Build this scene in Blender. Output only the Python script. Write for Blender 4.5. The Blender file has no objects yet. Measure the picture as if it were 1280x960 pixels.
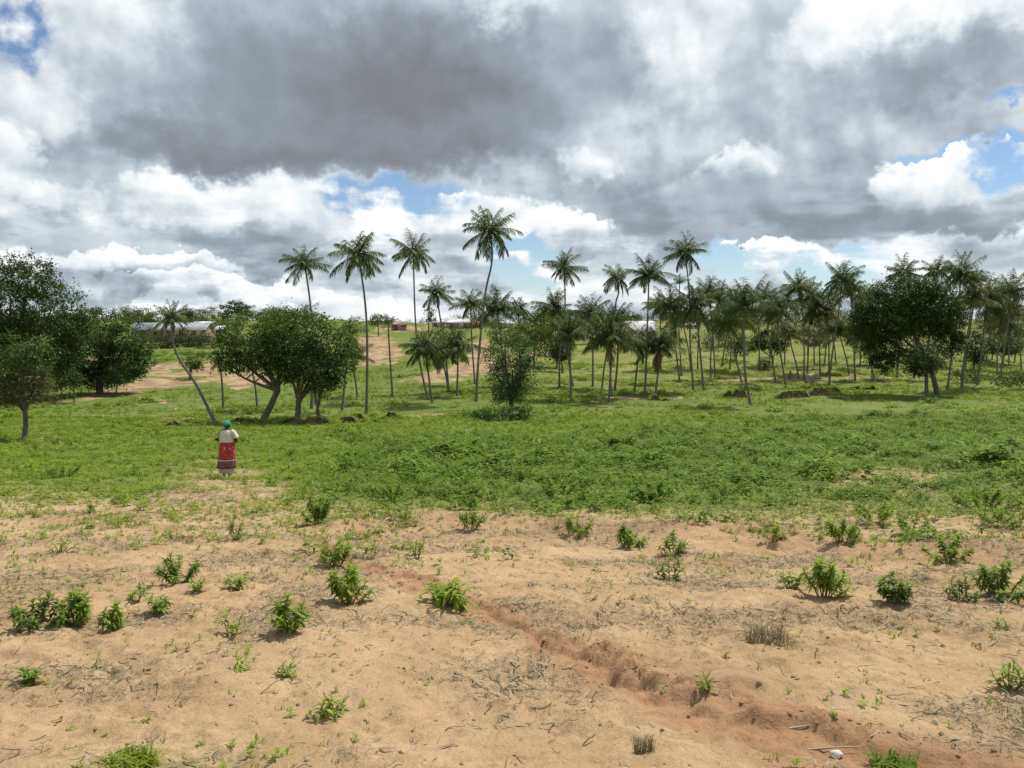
import bpy, bmesh, math, random
import numpy as np
from mathutils import Vector, Matrix
random.seed(7)
RS = np.random.RandomState(11)
S = bpy.context.scene
COL = S.collection
PI = math.pi

# ------------------------------------------------------------------ camera
FPX, HOR = 985.0, 415.0
PITCH = math.atan((480 - HOR) / FPX)
CP, SP = math.cos(PITCH), math.sin(PITCH)
cam_d = bpy.data.cameras.new('camera'); cam = bpy.data.objects.new('camera', cam_d)
COL.objects.link(cam); S.camera = cam
cam_d.sensor_width = 36; cam_d.lens = FPX / 1280 * 36
cam_d.clip_end = 12000; cam_d.clip_start = 0.05
cam.rotation_euler = (PI / 2 - PITCH, 0, 0)

def project(x, y, z):
    f = np.maximum(y * CP - z * SP, 0.05); u = y * SP + z * CP
    return 640 + FPX * x / f, 480 - FPX * u / f

# ------------------------------------------------------------------ noise
def _tab(seed): return np.random.RandomState(seed).rand(256, 256)
_T = {}
def vnoise(x, y, seed=0):
    if seed not in _T: _T[seed] = _tab(seed)
    T = _T[seed]
    xi = np.floor(x); yi = np.floor(y); fx = x - xi; fy = y - yi
    fx = fx * fx * (3 - 2 * fx); fy = fy * fy * (3 - 2 * fy)
    a = xi.astype(np.int64) & 255; b = yi.astype(np.int64) & 255
    a1 = (a + 1) & 255; b1 = (b + 1) & 255
    return (T[a, b] * (1 - fx) + T[a1, b] * fx) * (1 - fy) + (T[a, b1] * (1 - fx) + T[a1, b1] * fx) * fy
def fbm(x, y, seed=0, o=4):
    s = 0; a = 1.0; t = 0
    for i in range(o):
        s = s + a * (vnoise(x, y, seed + i) - .5); t += a; a *= .5; x = x * 2.03 + 17.1; y = y * 2.03 + 5.7
    return s / t * 2
def sstep(a, b, v):
    t = np.clip((v - a) / (b - a), 0, 1); return t * t * (3 - 2 * t)

# ------------------------------------------------------------------ terrain height
PY = np.array([-40, 0, 3, 8, 15, 23, 32, 40, 50, 60, 75, 90, 110, 140, 180, 220, 260, 320, 450, 800, 4000.])
PZ = np.array([2.2, -1.6, -1.95, -2.5, -3.35, -4.2, -5.0, -5.6, -6.15, -6.6, -6.75, -6.5, -5.8, -3.9, -1.0, 1.5, 2.9, 3.1, 1, -4, -15.])
def _pchip(xk, yk):
    h = np.diff(xk); d = np.diff(yk) / h; m = np.zeros_like(yk)
    for i in range(1, len(xk) - 1):
        if d[i - 1] * d[i] > 0:
            w1 = 2 * h[i] + h[i - 1]; w2 = h[i] + 2 * h[i - 1]
            m[i] = (w1 + w2) / (w1 / d[i - 1] + w2 / d[i])
    m[0] = d[0]; m[-1] = d[-1]
    return m
PM = _pchip(PY, PZ)
def prof(y):
    y = np.clip(y, PY[0], PY[-1]); i = np.clip(np.searchsorted(PY, y) - 1, 0, len(PY) - 2)
    h = PY[i + 1] - PY[i]; t = (y - PY[i]) / h
    return (PZ[i] * (1 + 2 * t) * (1 - t) ** 2 + PM[i] * h * t * (1 - t) ** 2
            + PZ[i + 1] * t * t * (3 - 2 * t) + PM[i + 1] * h * t * t * (t - 1))
def flatpt(px, row):                                  # pixel to the smooth slope
    dx = (px - 640) / FPX; u = (480 - row) / FPX
    dy = CP + u * SP; dz = -SP + u * CP
    ys = np.geomspace(1.5, 60, 1500); f = ys / dy * dz - prof(ys)
    k = int(np.argmax(f < 0)); Y = ys[k]
    return Y / dy * dx, Y
RILL = [flatpt(*p) for p in ((392, 668), (415, 690), (455, 700), (500, 715), (560, 745), (630, 775), (690, 800), (750, 832),
                             (810, 868), (870, 890), (940, 908), (1010, 925), (1090, 945), (1180, 965), (1290, 990))]
RILLW = [.10, .13, .14, .12, .12, .13, .14, .16, .18, .18, .19, .22, .24, .26, .28]
def seg_dist(x, y, pts, wid=None):
    best = np.full(np.shape(x), 1e9); side = np.zeros(np.shape(x)); w = np.ones(np.shape(x)) * .2
    for i in range(len(pts) - 1):
        ax, ay = pts[i]; bx, by = pts[i + 1]; L2 = (bx - ax) ** 2 + (by - ay) ** 2
        t = np.clip(((x - ax) * (bx - ax) + (y - ay) * (by - ay)) / L2, 0, 1)
        d = np.hypot(x - ax - t * (bx - ax), y - ay - t * (by - ay))
        s = np.sign((bx - ax) * (y - ay) - (by - ay) * (x - ax)); m = d < best
        best = np.where(m, d, best); side = np.where(m, s, side)
        if wid: w = np.where(m, wid[i] + (wid[i + 1] - wid[i]) * t, w)
    return best, side, w
BUND = [flatpt(*p) for p in ((430, 655), (560, 645), (680, 655), (820, 662), (960, 668), (1100, 690), (1290, 705), (1500, 740))]
def gz(x, y):
    x = np.asarray(x, float); y = np.asarray(y, float)
    z = prof(y)
    far = sstep(60, 130, y)
    z = z + (0.012 * np.maximum(y, 3) * far + .10) * fbm(x / 23 + 3.1, y / 23 + 8.2, 5, 4)
    z = z + .16 * fbm(x / 3.1, y / 3.1, 21, 3) * sstep(2, 5, y) * (1 - .5 * far)
    near = 1 - sstep(14, 30, y)
    if np.any((near > 0)):
        m = near > 0
        xm = x[m] if x.ndim else x; ym = y[m] if y.ndim else y
        n = .05 * fbm(xm / .45, ym / .45, 33, 3) + .010 * fbm(xm / .055, ym / .055, 49, 2) + .030 * fbm(xm / .12, ym / .12, 44, 3) * (.5 + 1.2 * sstep(-.2, .4, fbm(xm / 1.1, ym / 1.1, 47, 2)))
        wx = xm + .22 * fbm(xm / .3, ym / .3, 51, 4); wy = ym + .22 * fbm(xm / .3 + 9, ym / .3, 57, 4)
        d, s, w = seg_dist(wx, wy, RILL, RILLW)
        ch = 1 - sstep(.25, 1.0, d / w * np.where(s > 0, 1.7, .8))
        rough = fbm(xm / .07, ym / .07, 71, 3)
        rg = 1 - np.abs(rough) * 2.2
        n = n - (.25 * w * (1 - .5 * sstep(.15, .26, w)) + .012) * ch + .03 * ch * rough * (d > w * .3) + (.022 * rg + .022 * rough + .022 * fbm(xm / .045, ym / .045, 75, 2)) * np.exp(-((d - w * 1.0) / .10) ** 2) * (.25 + .75 * (s > 0)) * (.5 + 1.5 * sstep(-.1, .4, fbm(xm / .5, ym / .5, 88, 2)))
        d2, s2, _ = seg_dist(wx, wy, BUND)
        n = n + .13 * np.exp(-(d2 / .55) ** 2)
        n = n * (near[m] if x.ndim else near)
        if x.ndim: z = z.copy(); z[m] += n
        else: z = z + n
    return z
def gz1(x, y): return float(gz(np.array([x]), np.array([y]))[0])
_ys = np.concatenate([np.arange(2.2, 20, .02), np.geomspace(20, 340, 1400)])
def gp(px, row):
    """where the sight line through a spot of the photo meets the terrain"""
    u = (480 - row) / FPX; dy = CP + u * SP; dz = -SP + u * CP; dx = (px - 640) / FPX
    f = _ys / dy * dz - gz(_ys / dy * dx, _ys)
    neg = f < 0
    k = int(np.argmax(neg)) if neg.any() else len(_ys) - 1
    Y = float(_ys[k]); X = Y / dy * dx
    return X, Y, gz1(X, Y)
def at(px, row, Y):
    u = (480 - row) / FPX; dy = CP + u * SP; t = Y / dy
    return Vector((t * (px - 640) / FPX, Y, t * (-SP + u * CP)))

# ------------------------------------------------------------------ materials
def new_mat(name):
    m = bpy.data.materials.new(name); m.use_nodes = True; nt = m.node_tree; nt.nodes.clear(); return m, nt
def N(nt, t, **k):
    n = nt.nodes.new(t)
    for a, b in k.items(): setattr(n, a, b)
    return n
def mth(nt, op, a, b=None, c=None, clamp=False):
    n = nt.nodes.new('ShaderNodeMath'); n.operation = op; n.use_clamp = clamp
    for i, v in enumerate((a, b, c)):
        if v is None: continue
        if isinstance(v, (int, float)): n.inputs[i].default_value = v
        else: nt.links.new(v, n.inputs[i])
    return n.outputs[0]
def rng(nt, v, a, b, c=0., d=1., smooth=True):
    n = nt.nodes.new('ShaderNodeMapRange'); n.interpolation_type = 'SMOOTHSTEP' if smooth else 'LINEAR'
    if isinstance(v, (int, float)): n.inputs[0].default_value = v
    else: nt.links.new(v, n.inputs[0])
    for i, q in enumerate((a, b, c, d)): n.inputs[i + 1].default_value = q
    return n.outputs[0]
def mixc(nt, f, a, b, mode='MIX'):
    n = nt.nodes.new('ShaderNodeMix'); n.data_type = 'RGBA'; n.blend_type = mode; n.clamp_factor = True
    for s, v in ((n.inputs[0], f), (n.inputs[6], a), (n.inputs[7], b)):
        if isinstance(v, (int, float)): s.default_value = v
        elif isinstance(v, tuple): s.default_value = (*v, 1)[:4]
        else: nt.links.new(v, s)
    return n.outputs[2]
def noise(nt, scale, detail=4, rough=.55, vec=None, dist=0):
    n = nt.nodes.new('ShaderNodeTexNoise'); n.inputs['Scale'].default_value = scale
    n.inputs['Detail'].default_value = detail; n.inputs['Roughness'].default_value = rough; n.inputs['Distortion'].default_value = dist
    if vec is not None: nt.links.new(vec, n.inputs['Vector'])
    return n
def leaf_mat(name, c1, c2, trans=.3, rough=.55, spec=.3, tc=None):
    m, nt = new_mat(name)
    at_ = N(nt, 'ShaderNodeAttribute', attribute_name='rnd')
    oi = N(nt, 'ShaderNodeObjectInfo')
    col = mixc(nt, at_.outputs['Fac'], c1, c2)
    k = rng(nt, oi.outputs['Random'], 0, 1, .82, 1.18, False)
    hsv = N(nt, 'ShaderNodeHueSaturation'); nt.links.new(col, hsv.inputs['Color']); nt.links.new(k, hsv.inputs['Value'])
    hs = rng(nt, oi.outputs['Random'], 0, 1, .515, .49, False); nt.links.new(hs, hsv.inputs['Hue'])
    p = N(nt, 'ShaderNodeBsdfPrincipled'); nt.links.new(hsv.outputs[0], p.inputs['Base Color'])
    p.inputs['Roughness'].default_value = rough; p.inputs['Specular IOR Level'].default_value = spec
    t = N(nt, 'ShaderNodeBsdfTranslucent')
    tcol = mixc(nt, 1.0, hsv.outputs[0], tc or (1.25, 1.35, .6), 'MULTIPLY'); nt.links.new(tcol, t.inputs[0])
    mx = N(nt, 'ShaderNodeMixShader'); mx.inputs[0].default_value = trans
    nt.links.new(p.outputs[0], mx.inputs[1]); nt.links.new(t.outputs[0], mx.inputs[2])
    o = N(nt, 'ShaderNodeOutputMaterial'); nt.links.new(mx.outputs[0], o.inputs[0]); return m
def rough_mat(name, c1, c2, scale=6, bump=.4, rough=.9, dist=.02, stretch=None, detail=6, metallic=0):
    m, nt = new_mat(name); tc = N(nt, 'ShaderNodeTexCoord'); vec = tc.outputs['Object']
    if stretch:
        mp = N(nt, 'ShaderNodeMapping'); mp.inputs['Scale'].default_value = stretch; nt.links.new(vec, mp.inputs[0]); vec = mp.outputs[0]
    n = noise(nt, scale, detail, .6, vec)
    col = mixc(nt, rng(nt, n.outputs[0], .33, .67), c1, c2)
    p = N(nt, 'ShaderNodeBsdfPrincipled'); nt.links.new(col, p.inputs['Base Color']); p.inputs['Roughness'].default_value = rough
    p.inputs['Specular IOR Level'].default_value = .2; p.inputs['Metallic'].default_value = metallic
    b = N(nt, 'ShaderNodeBump'); b.inputs['Strength'].default_value = bump; b.inputs['Distance'].default_value = dist
    nt.links.new(n.outputs[0], b.inputs['Height']); nt.links.new(b.outputs[0], p.inputs['Normal'])
    o = N(nt, 'ShaderNodeOutputMaterial'); nt.links.new(p.outputs[0], o.inputs[0]); return m

M = {}
M['mango'] = leaf_mat('mango_leaves', (.032, .066, .012), (.11, .17, .026), .28, .5, .25)
M['dense'] = leaf_mat('dense_leaves', (.022, .046, .009), (.066, .112, .017), .22, .5, .22)
M['bushy'] = leaf_mat('grey_green_leaves', (.055, .100, .026), (.135, .205, .060), .3, .5, .25)
M['light'] = leaf_mat('light_leaves', (.060, .100, .020), (.120, .165, .030), .3)
M['olive'] = leaf_mat('olive_leaves', (.065, .080, .025), (.110, .120, .035), .25)
M['brownleaf'] = leaf_mat('dry_leaves', (.16, .10, .055), (.10, .095, .035), .25, tc=(1.1, 1, .8))
M['palm'] = leaf_mat('palm_fronds', (.032, .060, .012), (.135, .175, .036), .28, .5, .22)
M['palmy'] = leaf_mat('yellow_palm_fronds', (.085, .10, .025), (.20, .20, .055), .25, .42, .5)
M['deadfrond'] = leaf_mat('dead_fronds', (.14, .085, .04), (.24, .17, .08), .2, .7, .2, tc=(1.1, 1, .8))
M['crop'] = leaf_mat('crop_leaves', (.125, .190, .020), (.27, .36, .042), .40, .6, .15)
M['cropd'] = leaf_mat('deep_crop_leaves', (.10, .155, .016), (.30, .385, .058), .42, .6, .15)
M['bush'] = leaf_mat('bush_leaves', (.13, .21, .020), (.31, .40, .065), .45, .5, .2)
M['grass'] = leaf_mat('grass_blades', (.130, .190, .020), (.26, .32, .045), .38, .6, .15)
M['weed'] = leaf_mat('weed_leaves', (.16, .23, .035), (.28, .33, .07), .35, .6, .2)
M['drygrass'] = leaf_mat('dry_grass_blades', (.20, .15, .09), (.34, .27, .16), .2, .8, .1, tc=(1, 1, .9))
M['twig'] = leaf_mat('dead_stalks', (.13, .095, .066), (.44, .35, .24), 0, .9, .05)
M['bush2'] = leaf_mat('young_leaves', (.16, .22, .020), (.36, .42, .07), .42, .5, .25)
M['bush3'] = leaf_mat('old_leaves', (.080, .135, .018), (.20, .28, .045), .38, .5, .25)
M['bark'] = rough_mat('tree_bark', (.10, .075, .055), (.20, .165, .13), 9, .8, stretch=(1, 1, .3), dist=.05)
M['palmbark'] = rough_mat('palm_bark', (.13, .11, .09), (.24, .21, .18), 5, .8, stretch=(1, 1, 4), dist=.05)
M['stem'] = rough_mat('green_brown_stem', (.12, .10, .05), (.16, .17, .07), 20, .3)
M['earth'] = rough_mat('bank_earth', (.11, .07, .042), (.30, .20, .125), 4, .9, dist=.1)
M['clod'] = rough_mat('soil_clod', (.22, .125, .075), (.38, .235, .14), 14, .5)
M['stone'] = rough_mat('pale_stone', (.50, .45, .38), (.72, .68, .60), 22, .4, dist=.01)

# ------------------------------------------------------------------ mesh helpers
def mesh_from(name, V, F, mat, rnd=None, smooth=False, mats=None, fmat=None, uv=None):
    V = np.asarray(V, np.float32).reshape(-1, 3); F = np.asarray(F, np.int32)
    me = bpy.data.meshes.new(name); k = F.shape[1]
    me.vertices.add(len(V)); me.vertices.foreach_set('co', V.ravel())
    me.loops.add(F.size); me.loops.foreach_set('vertex_index', F.ravel())
    me.polygons.add(len(F)); me.polygons.foreach_set('loop_start', np.arange(0, F.size, k, dtype=np.int32))
    try: me.polygons.foreach_set('loop_total', np.full(len(F), k, np.int32))
    except Exception: pass
    if smooth: me.polygons.foreach_set('use_smooth', np.ones(len(F), bool))
    for m in (mats if mats is not None else [mat]): me.materials.append(m)
    if fmat is not None: me.polygons.foreach_set('material_index', np.asarray(fmat, np.int32))
    if rnd is not None:
        a = me.attributes.new('rnd', 'FLOAT', 'POINT'); a.data.foreach_set('value', np.asarray(rnd, np.float32))
    me.update(calc_edges=True); return me
def link(name, me, parent=None, loc=None, **props):
    o = bpy.data.objects.new(name, me); COL.objects.link(o)
    if parent: o.parent = parent
    if loc is not None: o.location = loc
    for k, v in props.items(): o[k] = v
    return o
def thing(name, label, cat, loc=(0, 0, 0), rz=0, group=None):
    o = bpy.data.objects.new(name, None); COL.objects.link(o); o.location = loc; o.rotation_euler = (0, 0, rz)
    o.empty_display_size = .3
    o['label'] = label; o['category'] = cat
    if group: o['group'] = group
    return o
class Geo:
    def __init__(s): s.V = []; s.F = []; s.R = []; s.n = 0
    def add(s, V, F, R=None):
        V = np.asarray(V, float).reshape(-1, 3); F = np.asarray(F, int)
        s.V.append(V); s.F.append(F + s.n); s.R.append(np.full(len(V), .5) if R is None else np.asarray(R, float)); s.n += len(V)
    def mesh(s, name, mat, smooth=False):
        return mesh_from(name, np.concatenate(s.V), np.concatenate(s.F), mat, np.concatenate(s.R), smooth)
def tube_geo(pts, rad, sides=8, cap=True):
    pts = [Vector(p) for p in pts]; V = []; F = []
    n = len(pts); ref = Vector((1, .13, 0))
    for i, p in enumerate(pts):
        d = (pts[min(i + 1, n - 1)] - pts[max(i - 1, 0)]).normalized()
        a = d.cross(ref)
        if a.length < .1: a = d.cross(Vector((0, 1, 0)))
        a.normalize(); b = d.cross(a)
        for k in range(sides):
            t = 2 * PI * k / sides; V.append(p + (a * math.cos(t) + b * math.sin(t)) * rad[i])
    for i in range(n - 1):
        for k in range(sides):
            k2 = (k + 1) % sides; F.append((i * sides + k, i * sides + k2, (i + 1) * sides + k2, (i + 1) * sides + k))
    if cap:
        c = len(V); V.append(pts[-1] + (pts[-1] - pts[-2]).normalized() * rad[-1] * .5)
        o = (n - 1) * sides
        for k in range(sides): F.append((o + k, o + (k + 1) % sides, c, c))
    return np.array([tuple(v) for v in V]), np.array(F)
def fixtri(F): return F
def spline(pts, n):
    P = [Vector(p) for p in pts]; P = [P[0] * 2 - P[1]] + P + [P[-1] * 2 - P[-2]]; out = []
    seg = len(P) - 3
    for i in range(n):
        t = i / (n - 1) * seg; k = min(int(t), seg - 1); t -= k; a, b, c, d = P[k:k + 4]
        out.append(.5 * ((2 * b) + (c - a) * t + (2 * a - 5 * b + 4 * c - d) * t * t + (3 * b - a - 3 * c + d) * t ** 3))
    return out
def unit(v): return v / np.maximum(np.linalg.norm(v, axis=-1, keepdims=True), 1e-9)
def leaf_quads(C, D, Nn, L, W, rnd, rs, fold=.18):
    """kite leaves: base point C, direction D, normal Nn, length L, width W (arrays)"""
    D = unit(D); Sd = unit(np.cross(D, Nn)); Nn = np.cross(Sd, D); L = L[:, None]; W = W[:, None]
    a = C; b = C + D * L * .45 + Sd * W * .5 + Nn * W * fold; c = C + D * L - Nn * L * .12; d = C + D * L * .45 - Sd * W * .5 + Nn * W * fold
    V = np.stack([a, b, c, d], 1).reshape(-1, 3); n = len(C)
    F = np.arange(4 * n).reshape(n, 4); return V, F, np.repeat(rnd, 4)
def scatter(geo, proto, X, Y, Z, sc, rot, tilt=None, jr=.25, rs=RS):
    V0, F0, R0 = proto; n = len(X)
    c, s = np.cos(rot), np.sin(rot); sc = np.asarray(sc)
    if sc.ndim == 1: sc = np.stack([sc, sc, sc], 1)
    V = V0[None] * sc[:, None, :]
    x = V[..., 0] * c[:, None] - V[..., 1] * s[:, None]; y = V[..., 0] * s[:, None] + V[..., 1] * c[:, None]; z = V[..., 2]
    if tilt is not None: x = x + z * tilt[:, 0:1]; y = y + z * tilt[:, 1:2]
    P = np.stack([x + X[:, None], y + Y[:, None], z + Z[:, None]], -1)
    F = F0[None] + (np.arange(n) * len(V0))[:, None, None]
    R = np.clip(R0[None] + (rs.rand(n)[:, None] - .5) * 2 * jr, 0, 1)
    geo.add(P.reshape(-1, 3), F.reshape(-1, F0.shape[1]), R.ravel())

# ------------------------------------------------------------------ ground cover table (fraction of green by place)
CX = [0, 90, 180, 260, 320, 400, 480, 560, 640, 720, 800, 880, 960, 1040, 1120, 1200, 1280]
CT = {500: [1.0] * 17,
 560: [1.0] * 17,
 585: [.95, .95, .95, .75, .9, 1, 1, 1, 1, 1, 1, 1, .95, .85, .8, .8, .9],
 600: [.9, .9, .92, .6, .6, .9, 1, 1, 1, 1, 1, 1, .95, .6, .5, .6, .85],
 615: [.7, .65, .75, .5, .5, .8, .95, .95, 1, 1, 1, 1, .9, .65, .55, .7, .8],
 630: [.52, .48, .58, .5, .55, .7, .8, .8, .85, .95, .95, .95, .85, .7, .7, .75, .7],
 645: [.42, .4, .45, .5, .58, .62, .5, .4, .45, .5, .55, .6, .65, .65, .6, .55, .6],
 662: [.42, .36, .34, .46, .56, .48, .25, .2, .22, .3, .3, .25, .38, .4, .4, .35, .5],
 685: [.38, .28, .25, .35, .38, .25, .15, .18, .12, .15, .32, .28, .2, .2, .22, .25, .35],
 720: [.35, .28, .28, .26, .18, .15, .08, .15, .04, .05, .15, .1, .25, .3, .3, .3, .3],
 760: [.28, .3, .25, .22, .18, .15, .05, .05, .03, .04, .08, .12, .15, .15, .2, .12, .15],
 820: [.18, .2, .2, .22, .2, .16, .04, .03, .02, .03, .05, .05, .06, .06, .06, .08, .3],
 880: [.2, .24, .26, .26, .24, .28, .05, .03, .02, .03, .03, .04, .03, .04, .05, .05, .15],
 930: [.2, .35, .45, .4, .4, .3, .08, .04, .03, .03, .04, .03, .03, .08, .08, .05, .06],
 980: [.2, .5, .7, .6, .6, .5, .15, .06, .04, .05, .06, .05, .08, .4, .4, .1, .1]}
CR = np.array(sorted(CT)); CM = np.array([CT[r] for r in CR])
CR = CR.astype(float)
def cover(px, row):
    px = np.clip(px, 0, 1280); row = np.clip(row, CR[0], CR[-1] - .01)
    i = np.clip(np.searchsorted(CR, row, side='right') - 1, 0, len(CR) - 2); t = (row - CR[i]) / (CR[i + 1] - CR[i])
    cx = np.array(CX, float); j = np.clip(np.searchsorted(cx, px, side='right') - 1, 0, len(cx) - 2); s = (px - cx[j]) / (cx[j + 1] - cx[j])
    return (CM[i, j] * (1 - s) + CM[i, j + 1] * s) * (1 - t) + (CM[i + 1, j] * (1 - s) + CM[i + 1, j + 1] * s) * t
def poly_val(px, row, poly, soft=3., ky=2.0):
    inside = np.zeros(px.shape, bool); best = np.full(px.shape, 1e9); n = len(poly)
    for i in range(n):
        x0, y0 = poly[i]; x1, y1 = poly[(i + 1) % n]
        c = (y0 > row) != (y1 > row)
        with np.errstate(divide='ignore', invalid='ignore'):
            inside ^= c & (px < (x1 - x0) * (row - y0) / (y1 - y0 + 1e-12) + x0)
        X0, Y0, X1, Y1 = x0, y0 * ky, x1, y1 * ky; L2 = (X1 - X0) ** 2 + (Y1 - Y0) ** 2
        t = np.clip(((px - X0) * (X1 - X0) + (row * ky - Y0) * (Y1 - Y0)) / L2, 0, 1)
        best = np.minimum(best, np.hypot(px - X0 - t * (X1 - X0), row * ky - Y0 - t * (Y1 - Y0)))
    return sstep(-soft, soft, np.where(inside, best, -best))
def line_val(px, row, pts, w, ky=2.5):
    d, _, _ = seg_dist(px, row * ky, [(a, b * ky) for a, b in pts]); return 1 - sstep(w * .4, w * 1.2, d)
BARE = [([(92, 500), (130, 486), (168, 474), (185, 456), (240, 450), (300, 458), (338, 466), (345, 482), (300, 488), (262, 478), (215, 486), (150, 494), (118, 500)], 5),
        ([(446, 422), (470, 416), (500, 428), (506, 448), (482, 457), (444, 458)], 4),
        ([(462, 410), (535, 406), (540, 413), (470, 416)], 3),
        ([(512, 476), (545, 462), (600, 447), (640, 446), (655, 462), (610, 472), (545, 481)], 5),
        ([(580, 428), (612, 422), (618, 450), (586, 456)], 4),
        ([(100, 448), (128, 446), (126, 472), (104, 474)], 4),
        ([(660, 438), (700, 436), (700, 444), (660, 446)], 3)]
PATHS = [([(0, 508), (60, 503), (110, 499)], 3), ([(95, 519), (170, 521), (240, 523)], 3), ([(165, 493), (200, 500), (222, 512)], 6), ([(365, 523), (440, 525), (505, 521), (558, 518)], 5),
         ([(880, 474), (960, 474), (1040, 472), (1110, 473)], 6), ([(290, 522), (330, 522)], 7), ([(500, 477), (560, 462)], 3), ([(40, 545), (80, 552)], 4),
         ([(760, 497), (815, 499), (850, 497)], 4), ([(700, 505), (760, 508)], 4)]

# ------------------------------------------------------------------ terrain mesh
ys = [-30.]
while ys[-1] < 1.5: ys.append(ys[-1] + max(.06, abs(ys[-1] - 2.0) * .2))
while ys[-1] < 3500: ys.append(ys[-1] + (max(.022, .0045 * ys[-1]) if ys[-1] < 130 else .02 * ys[-1]))
xs = [0.]
while xs[-1] < 3500: xs.append(xs[-1] + max(.025, (xs[-1] - 3) * .022))
ys = np.array(ys); xs = np.array(xs); xs = np.concatenate([-xs[:0:-1], xs])
GX, GY = np.meshgrid(xs, ys); gx = GX.ravel(); gy = GY.ravel(); gzv = gz(gx, gy)
nx, ny = len(xs), len(ys)
idx = np.arange(nx * ny).reshape(ny, nx)
F = np.stack([idx[:-1, :-1], idx[:-1, 1:], idx[1:, 1:], idx[1:, :-1]], -1).reshape(-1, 4)
PXv, PRv = project(gx, gy, gzv)
PRv = np.where(gy < 2.5, 1000, PRv)
wob = fbm(gx / 1.7, gy / 1.7, 91, 3)
wpx = PXv + 0; wrow = PRv + wob * np.clip(400 / np.maximum(gy, 4), 4, 14)
green = cover(wpx, wrow)
near62 = gy < 62
green = np.where(near62, green, 1.0)
bare = np.zeros_like(green); sel = (gy > 38) & (gy < 300)
bp, br = PXv[sel] + wob[sel] * 5, PRv[sel] + wob[sel] * 2
b = np.zeros(bp.shape)
for poly, so in BARE: b = np.maximum(b, poly_val(bp, br, poly, so * 1.6))
for ln, w in PATHS: b = np.maximum(b, line_val(bp, br, ln, w) * .9)
bare[sel] = b
dry = sstep(80, 115, gy) * .4 * sstep(560, 690, PXv) + .25 * sstep(-.1, .5, fbm(gx / 9, gy / 9, 3, 3)) * (gy > 50)
wx = gx + .22 * fbm(gx / .3, gy / .3, 51, 4); wy = gy + .22 * fbm(gx / .3 + 9, gy / .3, 57, 4)
d, s, w = seg_dist(wx, wy, RILL, RILLW)
red = (1 - sstep(.8, 2.4, d / w)) * (gy < 14) + sstep(.1, .6, fbm(gx / 1.3, gy / 1.3, 130, 3)) * .35 * (gy < 40)
red = np.maximum(red, (bare > .3) * (gy > 88) * .75)
d2, _, _ = seg_dist(gx, gy, BUND)
red = np.clip(np.maximum(red, .5 * np.exp(-(d2 / .9) ** 2)), 0, 1)
litter = sstep(-.15, .45, fbm(gx / .9 + 40, gy / .6, 140, 4)) * (1 - (1 - sstep(.6, 1.6, d / w)) * (gy < 14))
me = mesh_from('ground', np.stack([gx, gy, gzv], 1), F, None, smooth=True, mats=[])
for nm, val in (('green', green), ('bare', bare), ('dry', dry), ('red', red), ('litter', litter)):
    a = me.attributes.new(nm, 'FLOAT', 'POINT'); a.data.foreach_set('value', val.astype(np.float32))

m, nt = new_mat('ground_soil_and_grass')
tc = N(nt, 'ShaderNodeTexCoord'); P = tc.outputs['Object']
A = {k: N(nt, 'ShaderNodeAttribute', attribute_name=k).outputs['Fac'] for k in ('green', 'bare', 'dry', 'red', 'litter')}
n1 = noise(nt, 1.3, 5, .6, P).outputs[0]; n2 = noise(nt, 9, 6, .65, P).outputs[0]; n3 = noise(nt, 55, 5, .7, P).outputs[0]
mpn = N(nt, 'ShaderNodeMapping'); mpn.inputs['Scale'].default_value = (1, .55, 1); mpn.inputs['Rotation'].default_value = (0, 0, .5); nt.links.new(P, mpn.inputs[0])
n4 = noise(nt, 22, 8, .75, mpn.outputs[0], 1.2).outputs[0]
sand = mixc(nt, rng(nt, n1, .35, .65), (.44, .285, .152), (.545, .37, .208))
sand = mixc(nt, rng(nt, n2, .42, .72, 0, .55), sand, (.40, .255, .145))
sand = mixc(nt, rng(nt, n3, .5, .72, 0, .55), sand, (.60, .43, .27))
sand = mixc(nt, rng(nt, noise(nt, 130, 3, .7, P).outputs[0], .55, .70, 0, .5), sand, (.26, .17, .105))
sand = mixc(nt, mth(nt, 'MULTIPLY', A['red'], rng(nt, n2, .25, .6, .45, .95)), sand, (.36, .195, .105))
n6 = noise(nt, 70, 6, .8, mpn.outputs[0], 2.0).outputs[0]
lit = mth(nt, 'MULTIPLY', mth(nt, 'MAXIMUM', rng(nt, n4, .48, .60), rng(nt, n6, .50, .58)), mth(nt, 'ADD', mth(nt, 'MULTIPLY', A['litter'], .72), .30))
sand = mixc(nt, lit, sand, (.205, .155, .10))
gn = mth(nt, 'ADD', A['green'], mth(nt, 'MULTIPLY', mth(nt, 'SUBTRACT', n2, .5), 1.3))
gcol = mixc(nt, rng(nt, n1, .35, .65), (.115, .180, .022), (.155, .225, .032))
gcol = mixc(nt, rng(nt, n3, .4, .7), gcol, (.060, .090, .022))
n5 = noise(nt, .12, 5, .6, P).outputs[0]
drym = mth(nt, 'MULTIPLY', A['dry'], rng(nt, n5, .35, .6, .25, 1.1))
gcol = mixc(nt, rng(nt, noise(nt, .9, 6, .7, P).outputs[0], .46, .6, 0, .55), gcol, (.050, .085, .018))
gcol = mixc(nt, drym, gcol, (.27, .25, .085))
base = mixc(nt, rng(nt, gn, .38, .95, 0, .93), sand, gcol)
farsoil = mixc(nt, rng(nt, noise(nt, .45, 6, .7, P).outputs[0], .38, .62), (.26, .165, .095), (.42, .295, .18))
bn = mth(nt, 'ADD', A['bare'], mth(nt, 'ADD', mth(nt, 'MULTIPLY', mth(nt, 'SUBTRACT', n1, .5), .9), mth(nt, 'MULTIPLY', mth(nt, 'SUBTRACT', noise(nt, .28, 6, .65, P).outputs[0], .55), 4.2)))
base = mixc(nt, rng(nt, bn, .42, .62), base, farsoil)
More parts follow.
